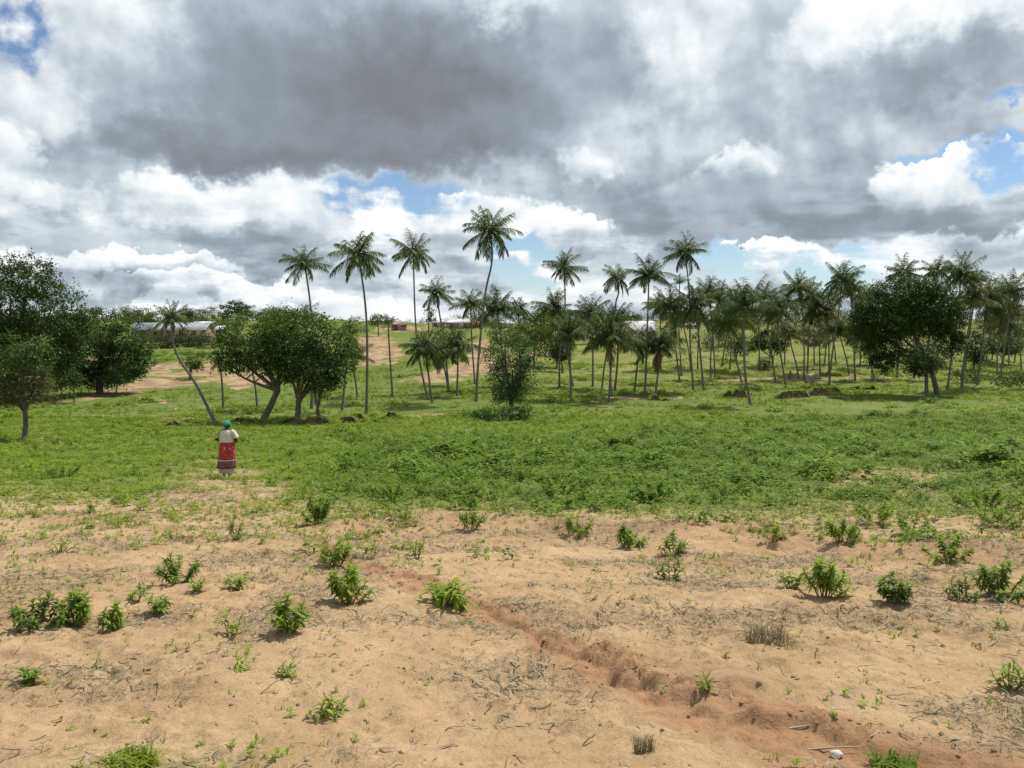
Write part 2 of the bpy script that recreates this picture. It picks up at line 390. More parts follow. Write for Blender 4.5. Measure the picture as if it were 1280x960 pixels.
p = N(nt, 'ShaderNodeBsdfPrincipled'); nt.links.new(base, p.inputs['Base Color']); p.inputs['Roughness'].default_value = .95; p.inputs['Specular IOR Level'].default_value = .1
hgt = mth(nt, 'ADD', mth(nt, 'MULTIPLY', n2, .6), mth(nt, 'ADD', mth(nt, 'MULTIPLY', n3, .25), mth(nt, 'MULTIPLY', n4, .25)))
bmp = N(nt, 'ShaderNodeBump'); bmp.inputs['Strength'].default_value = .9; bmp.inputs['Distance'].default_value = .05
nt.links.new(hgt, bmp.inputs['Height']); nt.links.new(bmp.outputs[0], p.inputs['Normal'])
o = N(nt, 'ShaderNodeOutputMaterial'); nt.links.new(p.outputs[0], o.inputs[0])
me.materials.append(m)
link('ground', me, kind='structure')

# ------------------------------------------------------------------ leaf protos
def lance_leaf(L, W, bend=.3, seg=3):
    """one bent lance leaf along +x: rows of 3 points"""
    V = []; prof_ = [.12, .9, .75, .02] if seg == 3 else [.15, 1, .02]
    for i in range(seg + 1):
        t = i / seg; x = L * (t - .12 * bend * t * t); z = -bend * L * t * t
        w = W * .5 * prof_[i]; V += [(x, -w, z + w * .35), (x, 0, z), (x, w, z + w * .35)]
    F = []
    for i in range(seg):
        a = i * 3; F += [(a, a + 3, a + 4, a + 1), (a + 1, a + 4, a + 5, a + 2)]
    return np.array(V), np.array(F)
def rot_z(V, a):
    c, s = math.cos(a), math.sin(a); return np.stack([V[:, 0] * c - V[:, 1] * s, V[:, 0] * s + V[:, 1] * c, V[:, 2]], 1)
def rot_y(V, a):
    c, s = math.cos(a), math.sin(a); return np.stack([V[:, 0] * c + V[:, 2] * s, V[:, 1], -V[:, 0] * s + V[:, 2] * c], 1)
def bush_geo(rs, width, height, leafL, nst, density=1.0, droop=.35, stemr=.006, leafW=.30, low=.25, seg=3):
    """several stems fanning from a foot, whorls of lance leaves on them; returns stem Geo and leaf Geo"""
    st = Geo(); lf = Geo()
    for k in range(nst):
        a = k * 2.4 + rs.rand() * .8; r = width * .58 * rs.rand() ** .45 if nst > 1 else width * .06
        h = height * (1 - .42 * (r / (width * .5 + 1e-6)) ** 3) * (.72 + .28 * rs.rand()) if nst > 1 else height * .95
        foot = Vector((r * .22 * math.cos(a), r * .22 * math.sin(a), -.03))
        top = Vector((r * math.cos(a), r * math.sin(a), h * .86))
        mid = (foot + top) / 2 + Vector((rs.uniform(-.03, .03), rs.uniform(-.03, .03), h * .08))
        pts = spline([foot, mid, top], 6); V, F = tube_geo(pts, np.linspace(stemr, stemr * .45, 6), 5); st.add(V, F)
        nl = max(6, int(h / leafL * 11 * density))
        for i in range(nl):
            t = low + (1 - low) * (i / nl) ** .8
            q = t * 5; j = min(int(q), 4); p = pts[j].lerp(pts[j + 1], q - j)
            V, F = lance_leaf(leafL * rs.uniform(.6, 1.15) * (1 - .25 * (t > .93)), leafL * leafW * rs.uniform(.8, 1.2), droop * rs.uniform(.5, 1.9), seg)
            V = rot_y(V, -rs.uniform(-.25, .75) - .7 * (t > .9)); V = rot_z(V, i * 2.4 + rs.uniform(-.4, .4))
            lf.add(V + np.array(p)[None], F, np.full(len(V), np.clip(rs.uniform(0, .75) + .3 * (t > .85), 0, 1)))
    return st, lf

# ------------------------------------------------------------------ field crop and weeds (stuff)
rs = np.random.RandomState(5)
protos = []
for k in range(7):
    g_ = Geo(); n = 26 if k < 4 else 16
    for i in range(n):
        h = rs.uniform(.25, 1); a = rs.rand() * 2 * PI; r = rs.uniform(0, .42) * (1.1 - .4 * h)
        V, F = lance_leaf(rs.uniform(.26, .45), rs.uniform(.12, .19), rs.uniform(.2, .7), 2)
        V = rot_y(V, -rs.uniform(-.2, .8)); V = rot_z(V, a + rs.uniform(-1, 1))
        g_.add(V + np.array([r * math.cos(a), r * math.sin(a), h * .85])[None], F, np.full(len(V), rs.rand()))
    protos.append((np.concatenate(g_.V), np.concatenate(g_.F), np.concatenate(g_.R)))
def sample_pts(rs, y0, y1, dens, dens_fn, margin=1.08):
    A = (y1 * y1 - y0 * y0) * .65 * margin + 4 * (y1 - y0); n = int(A * dens)
    u = rs.rand(n); y = np.sqrt(y0 * y0 + u * (y1 * y1 - y0 * y0)); x = (rs.rand(n) * 2 - 1) * (.65 * margin * y + 2)
    z = gz(x, y); px, row = project(x, y, z); keep = rs.rand(n) < dens_fn(x, y, px, row)
    return x[keep], y[keep], z[keep], px[keep], row[keep]
def cov2(px, row, x, y, amp=.6):
    w_ = fbm(x / 1.7, y / 1.7, 91, 3); return cover(px, row + w_ * np.clip(400 / np.maximum(y, 4), 4, 14)) + amp * fbm(x / 1.1, y / 1.1, 181, 3)
BLUE = Geo(); YEL = Geo()
def dark_zone(px, row, x, y):       # bluish taller crop in the middle and right, fresher low growth along the far edge
    v = sstep(528, 552, row + 22 * fbm(x / 5, y / 9, 61, 3)) * sstep(330, 560, px + 60 * fbm(x / 6, y / 6, 67, 2))
    v = np.maximum(v, sstep(900, 1120, px + 80 * fbm(x / 6, y / 6, 68, 2)) * .9)
    return v
for (y0, y1, dens, sc0, sc1) in ((9.5, 14, 16, .12, .24), (14, 22, 24, .15, .34), (22, 36, 13, .20, .46), (36, 62, 7.5, .24, .50)):
    x, y, z, px, row = sample_pts(rs, y0, y1, dens, lambda x, y, px, row: np.clip((cov2(px, row, x, y, .95) - .22) * 1.3, 0, 1) * (.35 + .65 * sstep(-.35, .1, fbm(x / 1.3, y / 1.3, 83, 3))))
    dz = dark_zone(px, row, x, y); isd = rs.rand(len(x)) < dz
    big = sstep(.05, .5, fbm(x / 2.3, y / 2.3, 77, 3))
    sc = sc0 + (sc1 - sc0) * rs.rand(len(x)) ** 1.4 * (.45 + 1.0 * big)
    sc = np.where(isd, sc * 1.22, sc * .72) * (.75 + .6 * sstep(-.3, .4, fbm(x / .9, y / .9, 79, 2)))
    pk = rs.randint(0, len(protos), len(x))
    # keep the spot round the walking person lower
    dp = np.hypot(x + 8.2, y - 22.7); ok = dp > .8
    for k in range(len(protos)):
        for flag, G_ in ((True, BLUE), (False, YEL)):
            mk = (pk == k) & (isd == flag) & ok
            if mk.sum():
                s3 = np.stack([sc[mk] * rs.uniform(.9, 1.4, mk.sum()), sc[mk] * rs.uniform(.9, 1.4, mk.sum()), sc[mk] * rs.uniform(.75, 1.2, mk.sum())], 1)
                scatter(G_, protos[k], x[mk], y[mk], z[mk] - .02, s3, rs.rand(mk.sum()) * 2 * PI, rs.uniform(-.2, .2, (mk.sum(), 2)), .35, rs)
tall = []
for k in range(5):
    st_, lf_ = bush_geo(rs, .9, 1.0, .19, 7, 1.0, .35, .02, .30, .3, 2); tall.append((np.concatenate(lf_.V), np.concatenate(lf_.F), np.concatenate(lf_.R)))
for (y0, y1, dens, s0, s1) in ((14, 24, .9, .30, .48), (24, 40, .55, .40, .62), (40, 60, .16, .5, .75)):
    x, y, z, px, row = sample_pts(rs, y0, y1, dens, lambda x, y, px, row: np.clip((cover(px, row) - .35) * 1.6, 0, 1) * (.15 + .85 * dark_zone(px, row, x, y)) * sstep(-.25, .25, fbm(x / 2.6, y / 2.6, 223, 3)))
    pk = rs.randint(0, 5, len(x))
    for k in range(5):
        mk = (pk == k) & (np.hypot(x + 8.2, y - 22.7) > 1.2); n = mk.sum()
        if n: scatter(BLUE, tall[k], x[mk], y[mk], z[mk] - .02, rs.uniform(s0, s1, n), rs.rand(n) * 2 * PI, rs.uniform(-.15, .15, (n, 2)), .3, rs)
link('crop_field', BLUE.mesh('crop_field', M['cropd']), kind='stuff')
link('field_weeds', YEL.mesh('field_weeds', M['crop']), kind='stuff')

# grass and low weeds: tufts of blades
def tuft(rs, nb, spread, blade_w=.05):
    g_ = Geo()
    for i in range(nb):
        a = rs.rand() * 2 * PI; l = rs.uniform(.5, 1); ln = rs.uniform(.15, .9); w_ = blade_w
        bx, by = rs.uniform(-spread, spread, 2); dx, dy = math.cos(a), math.sin(a)
        p0 = np.array([bx, by, 0]); p1 = p0 + np.array([dx * ln * .3 * l, dy * ln * .3 * l, l * .65]); p2 = p0 + np.array([dx * ln * l, dy * ln * l, l * (1 - .45 * ln)])
        s_ = np.array([-dy, dx, 0]) * w_
        g_.add([p0 - s_, p0 + s_, p1 + s_ * .8, p1 - s_ * .8, p2, p2], [(0, 1, 2, 3), (3, 2, 4, 5)], np.full(6, rs.rand()))
    return np.concatenate(g_.V), np.concatenate(g_.F), np.concatenate(g_.R)
tufts = [tuft(rs, 9, .35) for _ in range(5)]
G_ = Geo()
def add_tufts(G_, tl, x, y, z, s0, s1, jr=.3):
    pk = rs.randint(0, len(tl), len(x))
    for k in range(len(tl)):
        mk = pk == k; n = mk.sum()
        if n: scatter(G_, tl[k], x[mk], y[mk], z[mk] - .01, rs.uniform(s0, s1, n), rs.rand(n) * 2 * PI, rs.uniform(-.2, .2, (n, 2)), jr, rs)
for (y0, y1, dens, a, b_) in ((3.3, 9, 60, .02, .06), (9, 20, 34, .04, .11), (20, 40, 9, .10, .22), (40, 62, 6, .12, .28)):
    x, y, z, px, row = sample_pts(rs, y0, y1, dens, lambda x, y, px, row: np.clip((cov2(px, row, x, y, .85) - .16) * 1.3, .01, 1))
    add_tufts(G_, tufts, x, y, z, a, b_)
x, y, z, px, row = sample_pts(rs, 56, 130, 4.0, lambda x, y, px, row: sstep(-.35, .35, fbm(x / 4, y / 4, 201, 3)) * np.where(y > 62, 1, .6))
bv = np.zeros(len(x))
for poly, so in BARE: bv = np.maximum(bv, poly_val(px, row, poly, so))
for ln, w_ in PATHS: bv = np.maximum(bv, line_val(px, row, ln, w_))
k_ = bv < .25; add_tufts(G_, tufts, x[k_], y[k_], z[k_], .15, .42)
link('grass', G_.mesh('grass', M['grass']), kind='stuff')

# low shrubs and herbs of the valley floor (dark clumps beyond the field)
G_ = Geo()
x, y, z, px, row = sample_pts(rs, 60, 150, .9, lambda x, y, px, row: sstep(.12, .42, fbm(x / 5, y / 5, 211, 3)))
bv = np.zeros(len(x))
for poly, so in BARE: bv = np.maximum(bv, poly_val(px, row, poly, so))
k_ = bv < .2; x, y, z = x[k_], y[k_], z[k_]
print('under', len(x))
for k in range(4):
    n = len(x[k::4]); sc = rs.uniform(.3, 1.0, n) ** 1.3; scatter(G_, protos[k], x[k::4], y[k::4], z[k::4] - .05, np.stack([sc * 1.3, sc * 1.3, sc * .8], 1), rs.rand(n) * 2 * PI, None, .3, rs)
link('undergrowth', G_.mesh('undergrowth', M['crop']), kind='stuff')

# yellow-green seedlings on the bare foreground
seed = []
for k in range(4):
    g_ = Geo()
    for i in range(9):
        V, F = lance_leaf(rs.uniform(.4, .7), .2, rs.uniform(.1, .5), 2); V = rot_y(V, -rs.uniform(.2, 1.3)); V = rot_z(V, i * 2.4)
        g_.add(V + np.array([0, 0, .1 + .06 * i])[None], F, np.full(len(V), rs.rand()))
    seed.append((np.concatenate(g_.V), np.concatenate(g_.F), np.concatenate(g_.R)))
G_ = Geo()
for (y0, y1, dens, a, b_) in ((3.3, 8, 26, .025, .075), (8, 18, 20, .04, .13)):
    x, y, z, px, row = sample_pts(rs, y0, y1, dens, lambda x, y, px, row: np.clip(cov2(px, row, x, y, .55) * 1.4 - .05, .04, 1))
    add_tufts(G_, seed, x, y, z, a, b_)
link('seedlings', G_.mesh('seedlings', M['weed']), kind='stuff')

# dry stalks and litter lying on the sand
def stalk(rs):
    n = 5; a = rs.rand() * 2 * PI; k_ = rs.uniform(-.8, .8); p = np.zeros(3); V = []; w_ = .05
    for i in range(n):
        d_ = np.array([math.cos(a), math.sin(a), 0]); s_ = np.array([-d_[1], d_[0], 0]) * w_ * (1 - .5 * i / n); up = np.array([0, 0, .012])
        V += [p - s_, p + up * 1.2, p + s_]; p = p + d_ * .25 + np.array([0, 0, rs.uniform(-.02, .05) if i else .03]); a += k_ * .12 + rs.uniform(-.28, .28) + (rs.choice([-1.1, 1.1]) if rs.rand() < .22 else 0)
    F = []
    for i in range(n - 1):
        o_ = i * 3; F += [(o_, o_ + 1, o_ + 4, o_ + 3), (o_ + 1, o_ + 2, o_ + 5, o_ + 4)]
    return np.array(V), np.array(F), np.full(len(V), rs.rand())
stalks = [stalk(rs) for _ in range(14)]
G_ = Geo()
def litdens(x, y, px, row):
    dd, _, ww = seg_dist(x, y, RILL, RILLW)
    return np.clip(.10 + sstep(-.15, .45, fbm(x / .9 + 40, y / .6, 140, 4)), 0, 1) * (1 - cover(px, row) * .5) * sstep(.6, 1.3, dd / ww)
for (y0, y1, dens, a, b_) in ((3.2, 6, 1500, .022, .13), (6, 10, 800, .028, .16), (10, 19, 210, .05, .22)):
    x, y, z, px, row = sample_pts(rs, y0, y1, dens, litdens)
    pk = rs.randint(0, 14, len(x))
    for k in range(14):
        mk = pk == k; n = mk.sum(); sc = a + (b_ - a) * rs.rand(n) ** 7
        scatter(G_, stalks[k], x[mk], y[mk], z[mk] + .004, np.stack([sc, sc, sc * rs.choice([1, 1, 3], n)], 1), rs.rand(n) * 2 * PI, None, .5, rs)
link('dry_litter', G_.mesh('dry_litter', M['twig']), kind='stuff')
# dry grey grass matted in patches
dt = [tuft(rs, 12, .5, .028) for _ in range(4)]
G_ = Geo()
for (y0, y1, dens, a, b_) in ((3.3, 8, 200, .014, .05), (8, 19, 75, .025, .085)):
    x, y, z, px, row = sample_pts(rs, y0, y1, dens, lambda x, y, px, row: sstep(.0, .5, fbm(x / .9 + 40, y / .6, 140, 4)) * sstep(.8, 1.5, seg_dist(x, y, RILL)[0] / .2))
    add_tufts(G_, dt, x, y, z, a, b_)
link('dry_grass', G_.mesh('dry_grass', M['drygrass']), kind='stuff')

# clods: small lumps of soil, most along the gully
def ico(sub=1):
    bm = bmesh.new(); bmesh.ops.create_icosphere(bm, subdivisions=sub, radius=1)
    V = np.array([tuple(v.co) for v in bm.verts]); F = np.array([[l.index for l in f.verts] for f in bm.faces]); bm.free(); return V, F
IV, IF = ico(1); IF4 = np.concatenate([IF, IF[:, 2:3]], 1)
clods = []
for k in range(6):
    V = IV * (1 + rs.uniform(-.3, .3, (len(IV), 1))) * np.array([1, rs.uniform(.6, 1), rs.uniform(.4, .7)]); clods.append((V, IF, np.full(len(V), .5)))
G_ = Geo()
def cloddens(x, y, px, row):
    dd, ss, ww = seg_dist(x, y, RILL, RILLW); return np.clip(.07 + 1.0 * np.exp(-((dd / ww - .85) / .45) ** 2) * (.2 + .8 * (ss > 0)) * sstep(-.2, .4, fbm(x / .4, y / .4, 88, 2)) + .12 * np.exp(-(dd / ww) ** 2), 0, 1)
for (y0, y1, dens) in ((3.3, 9, 620), (9, 17, 60)):
    x, y, z, px, row = sample_pts(rs, y0, y1, dens, cloddens)
    pk = rs.randint(0, 6, len(x))
    for k in range(6):
        mk = pk == k; n = mk.sum(); scatter(G_, clods[k], x[mk], y[mk], z[mk], .003 + .015 * rs.rand(n) ** 3.6, rs.rand(n) * 2 * PI, None, .2, rs)
link('soil_crumbs', G_.mesh('soil_crumbs', M['clod']), kind='stuff')

# ------------------------------------------------------------------ foreground plants, one by one
# (px, base row, width px, height px, stems, kind, label)
BUSHES = [
 (50, 781, 72, 44, 8, 'b', 'low wide leafy bush at the far left of the bare foreground'),
 (96, 784, 52, 58, 7, 'b', 'taller bright green bush growing against the right side of the wide bush at far left'),
 (143, 789, 34, 44, 4, 'b', 'small upright green bush just right of the pair of bushes at far left'),
 (170, 755, 34, 28, 3, 's', 'sparse thin seedling bush behind the small upright bush at left'),
 (198, 764, 28, 32, 3, 'b', 'little leafy sapling between the sparse seedling and the broad left bush'),
 (222, 729, 64, 46, 8, 'b', 'broad green bush behind the left saplings, with yellow weeds at its foot'),
 (247, 741, 36, 20, 4, 'w', 'yellow-green low weed in front of the broad left bush'),
 (296, 739, 32, 30, 2, 'b', 'small neat umbrella-shaped sapling standing alone on sand at left of centre'),
 (289, 792, 30, 34, 2, 's', 'thin sparse sapling left of the dark green bush with the clear shadow'),
 (360, 790, 54, 58, 6, 'b', 'dense green bush leaning right on a bare stem over its own dark shadow'),
 (421, 708, 56, 40, 8, 'b', 'leafy green bush at the head of the gully, behind its larger twin'),
 (435, 753, 62, 58, 9, 'b', 'largest leafy bush of the pair at the head of the gully'),
 (468, 699, 14, 26, 1, 's', 'single thin sapling on the gully edge right of the bush pair'),
 (521, 699, 30, 40, 3, 's', 'upright open sapling on the red gully shoulder'),
 (560, 757, 66, 46, 9, 'l', 'sprawling bright bush lying low on the sand right of the gully head'),
 (300, 838, 46, 26, 2, 'l', 'low plant with long drooping leaves below the thin sapling'),
 (38, 857, 32, 32, 2, 'b', 'small lone plant with drooping leaves near the lower left edge'),
 (122, 836, 42, 18, 1, 'l', 'flat spreading seedling with long leaves in the lower left sand'),
 (293, 673, 38, 30, 5, 'w', 'pale green tuft of weeds behind the umbrella-shaped sapling'),
 (397, 656, 40, 56, 7, 'd', 'dark open shrub at the edge of the field right of the walking woman'),
 (490, 628, 44, 40, 8, 'd', 'dark bushy shrub in the front of the field above the gully head'),
 (588, 662, 46, 30, 6, 'b', 'low bush on the sandy bank in front of the field, left of centre'),
 (720, 668, 42, 38, 6, 'd', 'leafy shrub with dark shade beneath it on the sandy bank, right of centre'),
 (783, 684, 50, 34, 7, 'b', 'rounded low bush on the sand below the field edge'),
 (842, 692, 40, 36, 5, 'b', 'bush at the top of the yellowish weed strip right of centre'),
 (838, 726, 44, 44, 5, 'w', 'light yellow-green spindly weed below the bush right of centre'),
 (970, 677, 38, 26, 3, 'b', 'small bush on the pale sandy bank at right'),
 (1054, 678, 40, 50, 5, 'd', 'upright dark shrub on the pale sandy bank, right of the small bush'),
 (1030, 746, 66, 62, 9, 'b', 'large leafy bush standing in low weeds at right'),
 (990, 736, 44, 28, 5, 'w', 'low yellow-green weeds at the left foot of the large right bush'),
 (1116, 754, 46, 50, 6, 'b', 'medium green bush right of the large bush in weeds'),
 (1185, 703, 48, 56, 6, 'd', 'tall open shrub with dark leaves on the sand at right'),
 (1250, 748, 68, 64, 10, 'b', 'largest leafy bush near the right edge with dark shadow below'),
 (1200, 751, 42, 36, 5, 'b', 'small bush tucked against the left of the largest right-edge bush'),
 (1098, 657, 54, 42, 8, 'd', 'broad shrub in the weedy field front at right'),
 (1138, 668, 46, 34, 6, 'd', 'lower shrub just right of the broad field-front shrub'),
 (1250, 660, 52, 36, 7, 'd', 'shrub in the weedy field front close to the right edge'),
 (1230, 640, 66, 44, 9, 'd', 'large dark shrub farther back near the right edge of the field'),
 (1252, 784, 34, 18, 2, 'l', 'small flat seedling on sand below the largest right-edge bush'),
 (1262, 862, 46, 50, 5, 'w', 'feathery pale weed at the right edge of the foreground'),
 (415, 892, 50, 28, 6, 'l', 'low bright green plant in the middle of the lower left sand'),
 (352, 845, 22, 18, 2, 'w', 'tiny yellow-green weed below the dense leaning bush'),
 (110, 642, 18, 18, 3, 'd', 'tiny dark shrub alone on pale ground at the left field edge'),
 (700, 622, 60, 46, 9, 'd', 'big dark shrub standing out of the field front in the middle'),
 (812, 626, 56, 40, 9, 'd', 'dark shrub in the field right of the big middle one'),
 (80, 598, 46, 30, 8, 'd', 'dark shrub in the grass left of the walking woman'),
 (75, 690, 50, 22, 5, 'w', 'yellowish weed patch on pale sand at the left edge'),
 (880, 868, 20, 22, 2, 's', 'thin dry sapling beside the gully at lower right'),
]
KM = {'b': ('bush', .30, .35, .30), 'd': ('crop', .25, .30, .34), 's': ('bush', .34, .25, .26), 'w': ('weed', .22, .2, .3), 'l': ('bush', .42, .45, .22)}
rs = np.random.RandomState(31)
for (px, row, wp, hp, nst, kd, lab) in BUSHES:
    X, Y, Z = gp(px, row); f_ = Y / FPX; W_, H_ = wp * f_, hp * f_ * 1.04
    mk_, ll, dr, lw = KM[kd]; dr *= rs.uniform(.6, 1.6); lw *= rs.uniform(.8, 1.25); H_ *= .92
    if kd == 'd': W_ *= 1.3; H_ *= .8
    leafL = min(.085, .055 + .0035 * Y) if kd != 'l' else .10
    leafL = min(.13, leafL * (1 + max(0, Y - 8) * .02))
    if kd == 'l': leafL = min(W_ * .38, .16)
    st, lf = bush_geo(rs, max(W_ - leafL * .7, W_ * .6), H_, leafL, int(nst * 1.3 + .5), {'s': .75, 'w': .8, 'l': .7}.get(kd, 1.35), dr, .004 + .006 * H_, lw, .5 if kd == 's' else .28)
    cat = {'w': ('weed', 'weed'), 'l': ('low_plant', 'plant'), 's': ('sapling', 'sapling')}.get(kd, ('leafy_bush', 'bush'))
    t = thing(cat[0], lab, cat[1], (X, Y, Z), 0, 'plants scattered on the bare foreground')
    link('stem', st.mesh('stem', M['stem'], True), t)
    if mk_ == 'bush': mk_ = rs.choice(['bush', 'bush', 'bush2', 'bush3'])
    link('foliage', lf.mesh('foliage', M[str(mk_)]), t)

# grass clumps
def grass_clump(px, row, wp, hp, mat, lab, nb=160, bw=.02):
    X, Y, Z = gp(px, row); f_ = Y / FPX; V, F, R = tuft(rs, nb, .5, bw)
    V = V * np.array([wp * f_ * .75, wp * f_ * .6, hp * f_])
    me_ = mesh_from('grass_tuft', V, F, M[mat], R); o = link('grass_tuft', me_, loc=(X, Y, Z - .01))
    o['label'] = lab; o['category'] = 'grass'
grass_clump(805, 940, 34, 34, 'drygrass', 'upright dry grey grass tuft on sand at the bottom right of centre', 150, .016)
grass_clump(165, 962, 74, 30, 'grass', 'bright green grass clump cut by the bottom edge at left', 260, .03)
grass_clump(1120, 965, 70, 24, 'grass', 'bright green grass clump at the bottom right below the gully', 220, .03)
grass_clump(960, 800, 70, 24, 'drygrass', 'fine pale dry grass patch on sand above the gully at right', 260, .01)

# dead sticks near the gully
def stick(px, row, dx, dy, dz, r, lab, mat='twig'):
    X, Y, Z = gp(px, row); V, F = tube_geo(spline([(0, 0, 0), (dx * .5 + .01, dy * .5, dz * .5 + .005), (dx, dy, dz)], 6), np.linspace(r, r * .5, 6), 6)
    o = link('stick', mesh_from('stick', V, F, M[mat], np.full(len(V), .9), True), loc=(X, Y, Z)); o['label'] = lab; o['category'] = 'stick'
stick(736, 800, .02, .02, .10, .004, 'short pale stick poking up from the upper gully bank')
stick(840, 878, .02, .03, .06, .003, 'tiny pale straw standing in the gully bed')
stick(985, 912, .26, .02, .02, .007, 'dead grey branch lying across the lower gully, farthest of the two')
stick(1010, 938, .24, -.03, .03, .006, 'dead grey branch lying across the lower gully, nearest of the two')
stick(780, 840, .22, .05, .02, .004, 'thin dark root exposed on the gully side')
stick(1040, 838, .30, .04, .015, .006, 'dark twig lying on sand right of the gully')
# pale stone
X, Y, Z = gp(1045, 948)
V, F = ico(3); V = V * .85 * (1 + .22 * fbm(V[:, 0] * 1.6 + 4, V[:, 1] * 1.6 + V[:, 2] * 2, 9, 3)[:, None]) * np.array([.036, .027, .024])
o = link('stone', mesh_from('stone', V, F, M['stone'], None, True), loc=(X, Y, Z + .014)); o['label'] = 'small white stone beside the dead branches at the bottom right'; o['category'] = 'stone'

# ------------------------------------------------------------------ eroded banks of the dry stream
BANKPTS = []
def bank(px0, row0, px1, row1, hpx, seed, name='stream_bank'):
    a = gp(px0, row0); b = gp(px1, row1); r_ = np.random.RandomState(seed)
    L = math.hypot(b[0] - a[0], b[1] - a[1]); n = max(12, int(L / .12)); k = 9; h0 = hpx * (a[1] + b[1]) / 2 / FPX
    V = []
    for i in range(n + 1):
        t = i / n; x = a[0] + (b[0] - a[0]) * t; y = a[1] + (b[1] - a[1]) * t
        env = min(1, 6 * t, 6 * (1 - t)); env = max(.02, env * min(1, max(0, .8 + 2.6 * float(fbm(np.array([x / .9]), np.array([seed * 3.]), 15, 3)[0]))))
        y += .9 * float(fbm(np.array([x / 1.8]), np.array([seed * 1.7]), 19, 3)[0])
        h = max(.03, h0 * env * 1.1); g0 = gz1(x, y)
        for _q in range(2): BANKPTS.append((x + r_.uniform(-.08, .08), y + r_.uniform(-.25, .9), h))
        # profile: toe, rising ragged face, overhanging lip, top running back into the slope
        pr = [(-.35, -.12), (-.15, .06), (0, .25), (.06, .45), (-.02, .65), (-.06, .85), (-.12, 1.0), (.35, 1.0), (3.4, -.1)]
        for j, (dy, hh) in enumerate(pr):
            nzz = r_.uniform(-.09, .09) if 0 < j < 7 else 0
            V.append((x + r_.uniform(-.03, .03), y + dy + nzz, (gz1(x, y + dy) if j in (0, 8) else g0) + hh * h + (0 if j < 8 else -.1)))
    F = []
    for i in range(n):
        for j in range(k - 1): q = i * k + j; F.append((q, q + k, q + k + 1, q + 1))
    F = np.array(F); fm = (np.arange(len(F)) % (k - 1) >= 5).astype(int)
    me_ = mesh_from(name, V, F, None, None, True, mats=[M['earth'], M['banktop']], fmat=fm)
    link(name, me_, kind='structure')
M['banktop'] = rough_mat('bank_turf', (.09, .135, .028), (.14, .17, .045), 3, .9)
for i, bk in enumerate(((168, 534, 240, 533, 8), (286, 529, 335, 530, 6), (345, 530, 480, 528, 8), (425, 528, 505, 524, 8), (812, 501, 838, 501, 7), (684, 510, 712, 511, 5),
                        (902, 497, 938, 498, 9), (972, 499, 1012, 497, 8), (1008, 494, 1052, 493, 9), (1050, 488, 1100, 488, 9))):
    bank(*bk, seed=i + 1)

bp_ = np.array(BANKPTS); G_ = Geo(); rs = np.random.RandomState(8); zz = gz(bp_[:, 0], bp_[:, 1]) + np.where(bp_[:, 1] > -1e9, bp_[:, 2] * .8, 0) * rs.rand(len(bp_)) ** .4
add_tufts(G_, tufts, bp_[:, 0], bp_[:, 1], zz, .15, .40)
link('bank_grass', G_.mesh('bank_grass', M['grass']), kind='stuff')
# eroded block and stump
X, Y, Z = gp(1015, 478)
bm = bmesh.new(); bmesh.ops.create_cube(bm, size=1); bmesh.ops.subdivide_edges(bm, edges=bm.edges[:], cuts=6, use_grid_fill=True)
r_ = random.Random(3)
for v in bm.verts:
    c = v.co; top = c.z > .2; s_ = 1.0 if top else .74 + .15 * math.sin(c.x * 19)
    c.x = c.x * 1.5 * s_ + r_.uniform(-.05, .05); c.y = c.y * 1.1 * s_ + r_.uniform(-.05, .05); c.z = (c.z + .5) * 1.15 + r_.uniform(-.05, .05) + (.12 * math.sin(c.x * 4) if top else 0)
me_ = bpy.data.meshes.new('earth_block'); bm.to_mesh(me_); bm.free()
M['block'] = rough_mat('eroded_block', (.30, .24, .17), (.52, .46, .36), 3, .7)
me_.materials.append(M['block']); o = link('earth_block', me_, loc=(X, Y, Z - .1)); o['label'] = 'pale flat-topped block of eroded earth below the palms'; o['category'] = 'earth block'
X, Y, Z = gp(987, 474)
V, F = tube_geo([(0, 0, -.1), (.02, 0, .5), (.1, 0, 1.1)], [.2, .14, .12], 8)
o = link('tree_stump', mesh_from('tree_stump', V, F, M['bark'], None, True), loc=(X, Y, Z)); o['label'] = 'thin dark stump left of the pale earth block'; o['category'] = 'stump'

